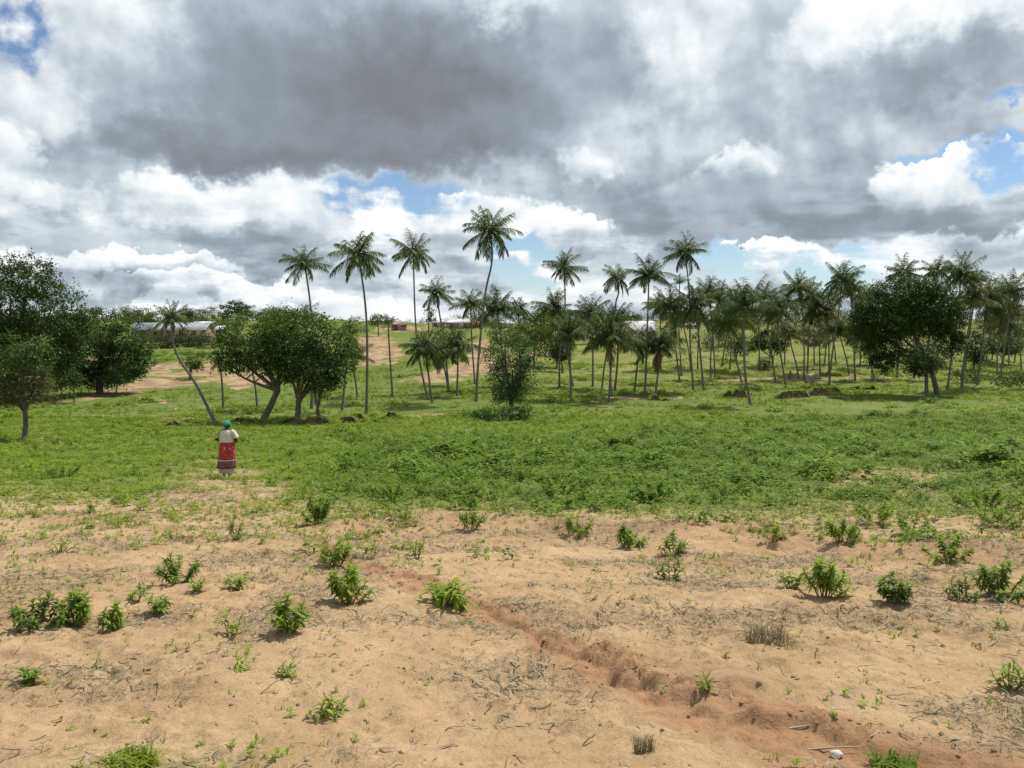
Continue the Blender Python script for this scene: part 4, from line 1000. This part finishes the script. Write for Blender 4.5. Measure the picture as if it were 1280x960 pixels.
# ------------------------------------------------------------------ houses of the village
def box_geo(g_, x0, x1, y0, y1, z0, z1):
    V = [(x0, y0, z0), (x1, y0, z0), (x1, y1, z0), (x0, y1, z0), (x0, y0, z1), (x1, y0, z1), (x1, y1, z1), (x0, y1, z1)]
    g_.add(V, [(0, 3, 2, 1), (4, 5, 6, 7), (0, 1, 5, 4), (1, 2, 6, 5), (2, 3, 7, 6), (3, 0, 4, 7)])
def tin(name, c1, c2):
    m, nt = new_mat(name); tc = N(nt, 'ShaderNodeTexCoord'); w_ = N(nt, 'ShaderNodeTexWave'); w_.bands_direction = 'X'; w_.inputs['Scale'].default_value = 3.3
    nt.links.new(tc.outputs['Object'], w_.inputs[0]); n_ = noise(nt, 1.1, 5, .6, tc.outputs['Object'])
    p = N(nt, 'ShaderNodeBsdfPrincipled'); nt.links.new(mixc(nt, rng(nt, n_.outputs[0], .4, .65), c1, c2), p.inputs['Base Color']); p.inputs['Roughness'].default_value = .45; p.inputs['Metallic'].default_value = .25
    b = N(nt, 'ShaderNodeBump'); b.inputs['Distance'].default_value = .03; nt.links.new(w_.outputs['Fac'], b.inputs['Height']); nt.links.new(b.outputs[0], p.inputs['Normal'])
    o = N(nt, 'ShaderNodeOutputMaterial'); nt.links.new(p.outputs[0], o.inputs[0]); return m
M['tin'] = tin('grey_tin', (.40, .43, .46), (.30, .30, .31)); M['tinw'] = tin('pale_tin', (.62, .63, .64), (.50, .48, .46)); M['pink'] = tin('pink_tin', (.62, .20, .20), (.5, .18, .17)); M['rust'] = tin('rusty_tin', (.20, .13, .09), (.28, .2, .15))
M['mud'] = rough_mat('mud_wall', (.20, .14, .10), (.30, .22, .16), 1.5, .4); M['plaster'] = rough_mat('plaster_wall', (.34, .25, .20), (.44, .35, .28), 1.2, .3)
M['dark'] = rough_mat('dark_opening', (.02, .018, .015), (.03, .026, .02), 4, .1); M['wood'] = rough_mat('door_wood', (.12, .075, .045), (.18, .12, .07), 8, .3, stretch=(4, 4, .5))
def house(lab, px, Y, w_px, top_row, eave_row, dep, wall, roof, rot=0.0, ndoor=1, nwin=2):
    f_ = Y / FPX; a = at(px, 415, Y); X = a.x; Z = gz1(X, Y); W_ = w_px * f_; zt = at(px, top_row, Y).z - Z; ze = at(px, eave_row, Y).z - Z; ze = max(ze, 1.6); zt = max(zt, ze + .7)
    t = thing('house', lab, 'house', (X, Y, Z), rot); hw = W_ / 2; d_ = dep / 2
    g_ = Geo(); box_geo(g_, -hw + .4, hw - .4, -d_ + .4, d_ - .4, -1.2, ze - .02)
    g_.add([(-hw + .4, -d_ + .4, ze - .02), (-hw + .4, d_ - .4, ze - .02), (-hw + .4, 0, zt - .25), (-hw + .4, 0, zt - .25)], [(0, 2, 3, 1)]); g_.add([(hw - .4, -d_ + .4, ze - .02), (hw - .4, d_ - .4, ze - .02), (hw - .4, 0, zt - .25), (hw - .4, 0, zt - .25)], [(0, 1, 3, 2)])
    link('wall', g_.mesh('wall', M[wall]), t)
    g_ = Geo()
    for s in (-1, 1):
        V = [(-hw, s * d_, ze - .1), (hw, s * d_, ze - .1), (hw, 0, zt), (-hw, 0, zt), (-hw, s * d_, ze - .04), (hw, s * d_, ze - .04), (hw, 0, zt + .06), (-hw, 0, zt + .06)]
        g_.add(V, [(0, 1, 2, 3), (4, 7, 6, 5), (0, 4, 5, 1), (1, 5, 6, 2), (0, 3, 7, 4)])
    link('roof', g_.mesh('roof', M[roof]), t)
    xs_ = np.linspace(-hw, hw, ndoor + nwin + 2)[1:-1]
    for i, xx in enumerate(xs_):
        g_ = Geo()
        if i % 2 == 0 and ndoor > 0:
            box_geo(g_, xx - .45, xx + .45, -d_ + .36, -d_ + .42, 0, min(2.0, ze - .25)); link('door', g_.mesh('door', M['wood']), t)
        else:
            box_geo(g_, xx - .4, xx + .4, -d_ + .36, -d_ + .42, .95, min(1.8, ze - .35)); link('window', g_.mesh('window', M['dark']), t)
house('long low house with a grey tin roof on the left rise, dark under its eaves', 217, 168, 92, 403.5, 412, 7, 'mud', 'tin', .06, 2, 3)
house('house with a pale roof just right of and behind the long tin-roofed house', 256, 196, 26, 402, 407, 6, 'plaster', 'tinw', -.1, 1, 1)
house('tiny white-roofed hut on tan ground left of the tiered tree', 276, 160, 12, 408.5, 412, 3, 'mud', 'tinw', 0, 1, 0)
house('small dark hut with a rusty roof on the bare skyline', 499, 215, 22, 402, 405.5, 4.5, 'mud', 'rust', .1, 1, 1)
house('pale tin-roofed house on the skyline left of the pink roof', 573, 228, 34, 398.5, 403, 7, 'plaster', 'tinw', .05, 1, 2)
house('low white-roofed house at the left end of the skyline row', 549, 232, 18, 400, 403, 5, 'plaster', 'tinw', -.08, 1, 1)
house('house with a bright pink roof on the skyline', 596, 222, 14, 400, 404.5, 5, 'plaster', 'pink', .0, 1, 1)
house('white-roofed house on the skyline right of the dense palm crown', 633, 226, 18, 400.5, 404, 6, 'plaster', 'tinw', .1, 1, 1)
house('white-roofed building with pinkish walls behind the centre palms', 799, 168, 38, 401.5, 413, 7, 'plaster', 'tinw', .05, 1, 2)
house('lower tin-roofed annex at the left of the white-roofed building', 771, 172, 20, 405, 413, 5, 'plaster', 'tin', .05, 1, 0)
house('small pale house far behind the palms, right of the white-roofed building', 861, 215, 14, 409, 412, 5, 'plaster', 'tinw', .0, 1, 0)
house('far house on the hill top above the white-roofed building', 784, 262, 12, 393, 397, 5, 'plaster', 'tinw', .0, 1, 1)

# ------------------------------------------------------------------ the walking woman, seen from behind
PX_, PY_, PZ_ = gp(285, 598)
def skin_body():
    J = [('pel', (0, 0, .88), .15), ('wai', (0, -.01, 1.04), .14), ('che', (0, 0, 1.2), .155), ('sho', (0, .01, 1.33), .10), ('nek', (0, .015, 1.405), .052), ('hd0', (0, .03, 1.47), .07), ('hd1', (0, .03, 1.545), .078),
         ('ls', (-.17, 0, 1.30), .065), ('le', (-.33, -.04, 1.12), .045), ('lw', (-.155, .17, 1.03), .030), ('lh', (-.10, .205, 1.035), .034),
         ('rs', (.17, 0, 1.30), .065), ('re', (.285, -.05, 1.05), .045), ('rw', (.165, .18, 1.02), .030), ('rh', (.11, .215, 1.025), .034),
         ('lhp', (-.095, 0, .82), .105), ('lk', (-.115, .07, .47), .066), ('lc', (-.118, .05, .33), .06), ('la', (-.12, .03, .09), .036), ('lf', (-.125, .07, .04), .038), ('lt', (-.135, .18, .025), .030),
         ('rhp', (.095, 0, .82), .105), ('rk', (.085, -.01, .46), .066), ('rc', (.085, -.07, .32), .06), ('ra', (.08, -.13, .10), .036), ('rf', (.08, -.10, .045), .038), ('rt', (.085, .02, .022), .030)]
    E = [('pel', 'wai'), ('wai', 'che'), ('che', 'sho'), ('sho', 'nek'), ('nek', 'hd0'), ('hd0', 'hd1'), ('sho', 'ls'), ('ls', 'le'), ('le', 'lw'), ('lw', 'lh'), ('sho', 'rs'), ('rs', 're'), ('re', 'rw'), ('rw', 'rh'),
         ('pel', 'lhp'), ('lhp', 'lk'), ('lk', 'lc'), ('lc', 'la'), ('la', 'lf'), ('lf', 'lt'), ('pel', 'rhp'), ('rhp', 'rk'), ('rk', 'rc'), ('rc', 'ra'), ('ra', 'rf'), ('rf', 'rt')]
    id_ = {j[0]: i for i, j in enumerate(J)}; me_ = bpy.data.meshes.new('b'); me_.from_pydata([j[1] for j in J], [(id_[a], id_[b]) for a, b in E], [])
    o = bpy.data.objects.new('b', me_); COL.objects.link(o); o.modifiers.new('s', 'SKIN'); o.modifiers.new('u', 'SUBSURF').levels = 2
    if not me_.skin_vertices: me_.skin_vertices.new()
    for i, j in enumerate(J): me_.skin_vertices[0].data[i].radius = (j[2], j[2])
    me_.skin_vertices[0].data[0].use_root = True
    dgp = bpy.context.evaluated_depsgraph_get(); ev = bpy.data.meshes.new_from_object(o.evaluated_get(dgp)); bpy.data.objects.remove(o)
    bm = bmesh.new(); bm.from_mesh(ev)
    def ell(c, r, sub=3):
        R = bmesh.ops.create_icosphere(bm, subdivisions=sub, radius=1)
        for v in R['verts']: v.co = Vector((v.co.x * r[0] + c[0], v.co.y * r[1] + c[1], v.co.z * r[2] + c[2]))
    ell((0, .035, 1.50), (.078, .095, .108)); ell((0, .128, 1.49), (.014, .016, .022), 2); ell((0, .118, 1.452), (.026, .012, .010), 2); ell((0, .10, 1.42), (.03, .022, .02), 2)
    ell((-.08, .03, 1.49), (.012, .02, .03), 2); ell((.08, .03, 1.49), (.012, .02, .03), 2); ell((0, -.07, .90), (.17, .13, .14)); ell((0, .05, 1.0), (.16, .12, .14))
    def tb(P_, r0, r1):
        V, F = tube_geo(P_, np.linspace(r0, r1, len(P_)), 8); vs = [bm.verts.new(v) for v in V]
        for f in F:
            u_ = list(dict.fromkeys(f.tolist()))
            try: bm.faces.new([vs[k] for k in u_])
            except ValueError: pass
        try: bm.faces.new([vs[k] for k in range(8)][::-1])
        except ValueError: pass
    for s, wx_ in ((1, -.10), (-1, .11)):
        for k in range(4):
            ln = (.062, .072, .068, .054)[k]; z0 = 1.052 - k * .017
            tb([(wx_ - .01 * s, .205, z0), (wx_ + .03 * s, .225, z0 + .002), (wx_ + (.03 + ln * .5) * s, .222, z0 - .004), (wx_ + (.03 + ln * .8) * s, .205, z0 - .01)], .010, .007)
        tb([(wx_ - .02 * s, .20, 1.05), (wx_ + .0 * s, .185, 1.075), (wx_ + .025 * s, .19, 1.085)], .012, .008)
    me2 = bpy.data.meshes.new('body'); bm.to_mesh(me2); bm.free()
    o = bpy.data.objects.new('b', me2); COL.objects.link(o); md = o.modifiers.new('r', 'REMESH'); md.mode = 'VOXEL'; md.voxel_size = .0065; sm = o.modifiers.new('s', 'SMOOTH'); sm.iterations = 2; sm.factor = .4
    dgp = bpy.context.evaluated_depsgraph_get(); ev = bpy.data.meshes.new_from_object(o.evaluated_get(dgp)); bpy.data.objects.remove(o)
    ev.name = 'body'; ev.materials.clear(); ev.materials.append(M['skin'])
    ev.polygons.foreach_set('use_smooth', np.ones(len(ev.polygons), bool)); return ev
M['skin'] = rough_mat('dark_skin', (.055, .030, .020), (.070, .040, .026), 10, .05, .5)
M['scarf'] = rough_mat('teal_scarf', (.00, .20, .17), (.03, .36, .30), 22, .5, .8)
M['blouse'] = rough_mat('cream_blouse', (.50, .48, .38), (.66, .63, .52), 7, .5, .85, .03)
M['sandal'] = rough_mat('pale_sandal', (.5, .42, .34), (.6, .5, .42), 9, .2)
M['under'] = rough_mat('pale_underskirt', (.36, .26, .24), (.55, .45, .42), 16, .3)
m, nt = new_mat('patterned_wrap'); tc = N(nt, 'ShaderNodeTexCoord'); sp = N(nt, 'ShaderNodeSeparateXYZ'); nt.links.new(tc.outputs['Object'], sp.inputs[0]); z_ = sp.outputs[2]
vr = N(nt, 'ShaderNodeTexVoronoi'); vr.inputs['Scale'].default_value = 14; nt.links.new(tc.outputs['Object'], vr.inputs[0])
cc = mixc(nt, rng(nt, vr.outputs['Distance'], .18, .5), (.52, .14, .08), (.34, .035, .03))
cc = mixc(nt, mth(nt, 'MULTIPLY', rng(nt, z_, .84, .88), mth(nt, 'MULTIPLY', rng(nt, z_, .97, .92), rng(nt, vr.outputs['Distance'], .5, .25))), cc, (.66, .30, .20))
bw = mixc(nt, rng(nt, vr.outputs['Distance'], .2, .45), (.30, .14, .12), (.14, .07, .07))
cc = mixc(nt, rng(nt, z_, .545, .53), cc, bw); cc = mixc(nt, mth(nt, 'MULTIPLY', rng(nt, z_, .545, .54), rng(nt, z_, .515, .52)), cc, (.66, .52, .46)); cc = mixc(nt, rng(nt, z_, .345, .335), cc, (.05, .02, .022))
p = N(nt, 'ShaderNodeBsdfPrincipled'); nt.links.new(cc, p.inputs['Base Color']); p.inputs['Roughness'].default_value = .85; o = N(nt, 'ShaderNodeOutputMaterial'); nt.links.new(p.outputs[0], o.inputs[0]); M['wrap'] = m
t = thing('person', 'woman in a cream blouse, red patterned wrap and teal headscarf, walking away with elbows out', 'person', (PX_, PY_, PZ_), 0)
body = link('body', skin_body(), t)
def loft(name, rings, mat, par, n=44, fold=0, nf=9, cap=False, ph=0):
    V = []; F = []
    for i, (z, cx_, cy_, rx, ry) in enumerate(rings):
        for k in range(n):
            a = 2 * PI * k / n; fo = 1 + fold * (i / (len(rings) - 1)) ** .8 * (math.sin(nf * a + 1.3 * math.sin(z * 5) + ph) + .6 * math.sin(nf * 1.7 * a + 2 + ph))
            V.append((cx_ + rx * fo * math.cos(a), cy_ + ry * fo * math.sin(a), z))
    for i in range(len(rings) - 1):
        for k in range(n): F.append((i * n + k, i * n + (k + 1) % n, (i + 1) * n + (k + 1) % n, (i + 1) * n + k))
    me_ = mesh_from(name, V, F, M[mat], None, True); o = link(name, me_, par); s = o.modifiers.new('thick', 'SOLIDIFY'); s.thickness = .006; s.offset = 1; return o
def rings(tab, n=14):
    tab = sorted(tab, reverse=True); zz = np.linspace(tab[0][0], tab[-1][0], n); a = np.array(tab)[::-1]
    return [(z,) + tuple(np.interp(z, a[:, 0], a[:, k]) for k in range(1, 5)) for z in zz]
loft('skirt', rings([(1.10, 0, .0, .185, .16), (1.02, 0, 0, .195, .175), (.92, 0, -.02, .222, .20), (.8, 0, -.02, .226, .205), (.6, -.008, -.01, .232, .20), (.45, -.02, 0, .245, .21), (.31, -.038, 0, .262, .225)], 22), 'wrap', t, 72, .05, 7)
loft('underskirt', rings([(.42, -.02, 0, .20, .165), (.30, -.025, 0, .212, .175), (.16, -.01, 0, .215, .175)], 8), 'under', t, 60, .05, 9, ph=2)
# blouse: torso and short wide sleeves joined in one garment mesh
bg = Geo()
def lf(rg, n=36, fold=0):
    V = []; F = []
    for i, (c, u_, v_) in enumerate(rg):
        for k in range(n):
            a = 2 * PI * k / n; fo = 1 + fold * math.sin(5 * a + i * .5); V.append(tuple(np.array(c) + np.array(u_) * math.cos(a) * fo + np.array(v_) * math.sin(a) * fo))
    for i in range(len(rg) - 1):
        for k in range(n): F.append((i * n + k, i * n + (k + 1) % n, (i + 1) * n + (k + 1) % n, (i + 1) * n + k))
    bg.add(V, F)
lf([((0, cy_, z), (rx, 0, 0), (0, ry, 0)) for z, cy_, rx, ry in ((1.395, .012, .07, .062), (1.375, .008, .115, .085), (1.345, .002, .175, .11), (1.30, 0, .205, .135), (1.22, 0, .205, .16), (1.14, 0, .20, .17), (1.07, .0, .205, .18), (1.035, 0, .212, .188))], 40, .02)
for s in (-1, 1):
    lf([((s * .13, 0, 1.335), (.02, 0, .06), (0, .08, 0)), ((s * .20, -.005, 1.29), (.045, 0, .055), (0, .095, 0)), ((s * .245, -.02, 1.21), (.062, 0, .035), (0, .10, 0)), ((s * .268, -.025, 1.165), (.066, 0, .03), (0, .10, 0)), ((s * .275, -.028, 1.15), (.068, 0, .028), (0, .10, 0))], 28, .05)
o = link('blouse', bg.mesh('blouse', M['blouse'], True), t); sd = o.modifiers.new('thick', 'SOLIDIFY'); sd.thickness = .005; sd.offset = 1
# headscarf: cap wrapped round the back of the head with a knot
V, F = ico(4); V = V * np.array([.094, .112, .098]); V[:, 2] += .02 * np.maximum(0, -V[:, 1]) * 3
V = V * (1 + .05 * fbm(V[:, 0] * 25 + 3, V[:, 2] * 28, 8, 3)[:, None]); keep = V[F].mean(1); kf = (keep[:, 2] > -.035 + .45 * np.maximum(0, keep[:, 1]) ) ; F = F[kf]
gg = bpy.data.meshes.new('headscarf'); gg.from_pydata([tuple(v) for v in V + np.array([0, .03, 1.535])], [], [tuple(f) for f in F]); gg.materials.append(M['scarf'])
gg.polygons.foreach_set('use_smooth', np.ones(len(gg.polygons), bool)); o = link('headscarf', gg, t)
V, F = ico(3); V = V * np.array([.035, .028, .026]) * (1 + .2 * fbm(V[:, 0] * 3, V[:, 2] * 3, 8, 2)[:, None]) + np.array([0, -.088, 1.545]); k_ = bpy.data.meshes.new('knot'); k_.from_pydata([tuple(v) for v in V], [], [tuple(f) for f in F]); k_.materials.append(M['scarf']); link('knot', k_, o)
for (fx, fy, h_) in ((-.13, .12, 0), (.083, -.045, 0)):
    g_ = Geo(); V = []
    n = 18
    for zz_ in (.0, .018):
        for k in range(n): a = 2 * PI * k / n; V.append((fx + .042 * math.cos(a) * (1 + .12 * math.sin(a)), fy + .12 * math.sin(a), zz_ - .012))
    F = [(k, (k + 1) % n, n + (k + 1) % n, n + k) for k in range(n)]
    g_.add(V, F); c0 = len(V); g_.add([(fx, fy, .006)] + V[n:], [(0, 1 + k, 1 + (k + 1) % n, 0) for k in range(n)])
    link('sandal', g_.mesh('sandal', M['sandal'], False), t)

# ------------------------------------------------------------------ sky, clouds and sun
SUN_EL, SUN_AZ = math.radians(60), math.atan2(.42, .42)      # high, ahead and to the right
w = bpy.data.worlds.new('World'); S.world = w; w.use_nodes = True; nt = w.node_tree; nt.nodes.clear()
tc = N(nt, 'ShaderNodeTexCoord'); D = tc.outputs['Generated']
sky = N(nt, 'ShaderNodeTexSky'); sky.sky_type = 'NISHITA'; sky.sun_disc = False; sky.sun_elevation = SUN_EL; sky.sun_rotation = SUN_AZ
sky.air_density = 1.0; sky.dust_density = .1; sky.ozone_density = 4.0
bgs = N(nt, 'ShaderNodeBackground'); nt.links.new(sky.outputs[0], bgs.inputs[0]); bgs.inputs[1].default_value = .088
sp = N(nt, 'ShaderNodeSeparateXYZ'); nt.links.new(D, sp.inputs[0])
az = mth(nt, 'MULTIPLY', mth(nt, 'ARCTAN2', sp.outputs[0], sp.outputs[1]), 9.85); el = mth(nt, 'MULTIPLY', mth(nt, 'ARCSINE', sp.outputs[2]), 9.85)
def combine(a, b, c=0.0):
    n = N(nt, 'ShaderNodeCombineXYZ')
    for i, v in enumerate((a, b, c)):
        if isinstance(v, (int, float)): n.inputs[i].default_value = v
        else: nt.links.new(v, n.inputs[i])
    return n.outputs[0]
def sxy(px, row):
    u = (480 - row) / FPX; v = Vector(((px - 640) / FPX, CP + u * SP, -SP + u * CP)).normalized(); return math.atan2(v.x, v.y) * 9.85, math.asin(v.z) * 9.85
Q = combine(az, el)
wn = noise(nt, .95, 7, .56, Q); ws = N(nt, 'ShaderNodeSeparateColor'); nt.links.new(wn.outputs['Color'], ws.inputs[0])
wn2 = noise(nt, 3.2, 8, .62, combine(az, el, 3.3)); ws2 = N(nt, 'ShaderNodeSeparateColor'); nt.links.new(wn2.outputs['Color'], ws2.inputs[0])
def warp(v, a, b, ka, kb): return mth(nt, 'ADD', v, mth(nt, 'ADD', mth(nt, 'MULTIPLY', mth(nt, 'SUBTRACT', a, .5), ka), mth(nt, 'MULTIPLY', mth(nt, 'SUBTRACT', b, .5), kb)))
ax = warp(az, ws.outputs[0], ws2.outputs[0], 1.3, .62); ay = warp(el, ws.outputs[1], ws2.outputs[1], 1.0, .55)
# relief: billows lit from above right
def relief(scale, detail, dx, dy, st=(1, 1)):
    mp = N(nt, 'ShaderNodeMapping'); mp.inputs['Scale'].default_value = (st[0], st[1], 1); nt.links.new(Q, mp.inputs[0])
    mq = N(nt, 'ShaderNodeMapping'); mq.inputs['Scale'].default_value = (st[0], st[1], 1); mq.inputs['Location'].default_value = (dx, dy, 0); nt.links.new(Q, mq.inputs[0])
    a = noise(nt, scale, detail, .5, mp.outputs[0]).outputs[0]; b = noise(nt, scale, detail, .5, mq.outputs[0]).outputs[0]
    return a, mth(nt, 'SUBTRACT', a, b)
na, ra = relief(1.5, 6, .10, .16); nb, rb = relief(.95, 7, .08, .20, (.55, 2.1))
lowm = rng(nt, el, 2.4, .5)                       # stratified rows toward the horizon
tex = mth(nt, 'ADD', mth(nt, 'MULTIPLY', ra, 1.6), mth(nt, 'MULTIPLY', mth(nt, 'SUBTRACT', na, .5), .45))
strat = mth(nt, 'MULTIPLY', mth(nt, 'ADD', rng(nt, nb, .44, .56, -.26, .30), mth(nt, 'MULTIPLY', rb, 2.2)), lowm)
val = mth(nt, 'ADD', .66, mth(nt, 'MULTIPLY', mth(nt, 'SUBTRACT', na, .5), .35)); val = mth(nt, 'ADD', val, mth(nt, 'MULTIPLY', rng(nt, el, 3.5, .2), .10)); 
def mask(px, row, rx, ry, soft, off=0.0):
    cx_, cy_ = sxy(px, row); a = mth(nt, 'DIVIDE', mth(nt, 'SUBTRACT', ax, cx_), rx / 100); b = mth(nt, 'DIVIDE', mth(nt, 'SUBTRACT', ay, cy_), ry / 100)
    d_ = mth(nt, 'SUBTRACT', 1.0, mth(nt, 'SQRT', mth(nt, 'ADD', mth(nt, 'MULTIPLY', a, a), mth(nt, 'MULTIPLY', b, b))))
    return rng(nt, d_, 0, soft), b
def fmix(f, a, b):
    n = N(nt, 'ShaderNodeMix'); n.data_type = 'FLOAT'
    for s, v in ((n.inputs[0], f), (n.inputs[2], a), (n.inputs[3], b)):
        if isinstance(v, (int, float)): s.default_value = v
        else: nt.links.new(v, s)
    return n.outputs[0]
# (px, row, half width, half height, edge softness, value low, value high)
CL = [(60, 130, 170, 110, .6, .52, .60), (120, 60, 170, 110, .5, .62, .84), (40, 120, 70, 45, .5, .66, .86), (180, 60, 60, 75, .4, .66, .92),
      (850, 110, 110, 160, .5, .60, .85), (960, 170, 110, 190, .7, .50, .56), (1120, 150, 230, 110, .6, .50, .68), (1140, 30, 170, 60, .35, .80, .99), (1170, 80, 170, 48, .8, .36, .50),
      (20, 195, 50, 50, .35, .62, .92), (70, 262, 60, 32, .35, .55, .84), (150, 262, 60, 30, .4, .60, .80),
      (330, 262, 180, 52, .14, .60, 1.02), (410, 255, 90, 52, .12, .66, 1.02), (260, 308, 210, 34, .6, .42, .52), (60, 290, 130, 30, .6, .48, .56),
      (820, 262, 260, 66, .7, .38, .56), (980, 275, 240, 50, .6, .33, .47), (780, 200, 160, 55, .5, .45, .72), (920, 208, 60, 22, .5, .60, .86), (725, 205, 40, 30, .5, .7, .9),
      (1210, 235, 110, 62, .14, .52, 1.0), (1180, 285, 150, 30, .6, .42, .52), (1240, 310, 120, 20, .5, .7, .86),
      (590, 300, 170, 66, .18, .62, .95), (700, 300, 60, 44, .16, .66, 1.0), (960, 330, 80, 28, .16, .64, 1.0), (90, 345, 150, 26, .2, .56, .86), (300, 355, 150, 22, .2, .60, .90), (470, 345, 90, 28, .2, .58, .86), (210, 322, 80, 18, .2, .58, .88),
      (455, 105, 370, 145, .7, .22, .46), (520, 100, 230, 115, .9, .12, .22), (300, 188, 220, 42, .7, .16, .30), (520, 180, 220, 42, .8, .17, .30), (640, 6, 70, 34, .9, .7, .98), (760, 60, 90, 80, .8, .40, .52)]
for (px, row, rx, ry, so, v0, v1) in CL:
    mk_, b = mask(px, row, rx, ry, so); amp = .22 if v1 < .45 else (.45 if v1 < .6 else 1.0)
    vv = mth(nt, 'ADD', rng(nt, b, -.85, .75, v0, v1), mth(nt, 'MULTIPLY', tex, .38 * amp)); val = fmix(mk_, val, vv)
val = mth(nt, 'ADD', val, mth(nt, 'MULTIPLY', strat, .42)); val = mth(nt, 'ADD', val, mth(nt, 'MULTIPLY', tex, .06))
cr = N(nt, 'ShaderNodeValToRGB'); nt.links.new(val, cr.inputs[0]); e = cr.color_ramp.elements
for i, (pos, c) in enumerate(((0., (.150, .160, .176)), (.18, (.184, .198, .218)), (.40, (.265, .305, .350)), (.58, (.395, .455, .51)), (.76, (.61, .66, .695)), (1., (.86, .88, .885)))):
    q = e[i] if i < 2 else e.new(pos); q.position = pos; q.color = (*c, 1)
bgc = N(nt, 'ShaderNodeBackground'); nt.links.new(cr.outputs[0], bgc.inputs[0]); bgc.inputs[1].default_value = 1.0
hole = None
for (px, row, rx, ry, so) in ((478, 258, 74, 42, .4), (530, 250, 74, 36, .7), (15, 22, 46, 40, .5), (655, 330, 62, 46, .4), (1185, 186, 60, 26, .5), (1262, 200, 60, 44, .35), (1230, 178, 60, 16, .8), (905, 322, 70, 22, .6), (1055, 338, 76, 30, .5), (850, 352, 60, 12, .9), (1262, 112, 26, 10, .9)):
    mk_, b = mask(px, row, rx, ry, so); hole = mk_ if hole is None else mth(nt, 'MAXIMUM', hole, mk_)
hole = mth(nt, 'MULTIPLY', hole, rng(nt, val, .98, .80)); back = rng(nt, mth(nt, 'ABSOLUTE', az), 8, 12)
hole = mth(nt, 'MAXIMUM', hole, mth(nt, 'MULTIPLY', back, rng(nt, na, .50, .58)))
mx = N(nt, 'ShaderNodeMixShader'); nt.links.new(hole, mx.inputs[0]); nt.links.new(bgc.outputs[0], mx.inputs[1]); nt.links.new(bgs.outputs[0], mx.inputs[2])
wo = N(nt, 'ShaderNodeOutputWorld'); nt.links.new(mx.outputs[0], wo.inputs[0])
w.cycles.sampling_method = 'MANUAL'; w.cycles.sample_map_resolution = 512
sd_ = bpy.data.lights.new('sun', 'SUN'); sd_.energy = 3.9; sd_.angle = math.radians(.6); sd_.color = (1, .955, .87)
so_ = bpy.data.objects.new('sun', sd_); COL.objects.link(so_)
dirv = Vector((math.sin(SUN_AZ) * math.cos(SUN_EL), math.cos(SUN_AZ) * math.cos(SUN_EL), math.sin(SUN_EL))); so_.rotation_euler = dirv.to_track_quat('Z', 'Y').to_euler()

S.view_settings.view_transform = 'Standard'; S.view_settings.look = 'None'; S.view_settings.exposure = .28; S.view_settings.gamma = 1
S.cycles.max_bounces = 5; S.cycles.diffuse_bounces = 3; S.cycles.glossy_bounces = 2; S.cycles.transmission_bounces = 3; S.cycles.use_denoising = True
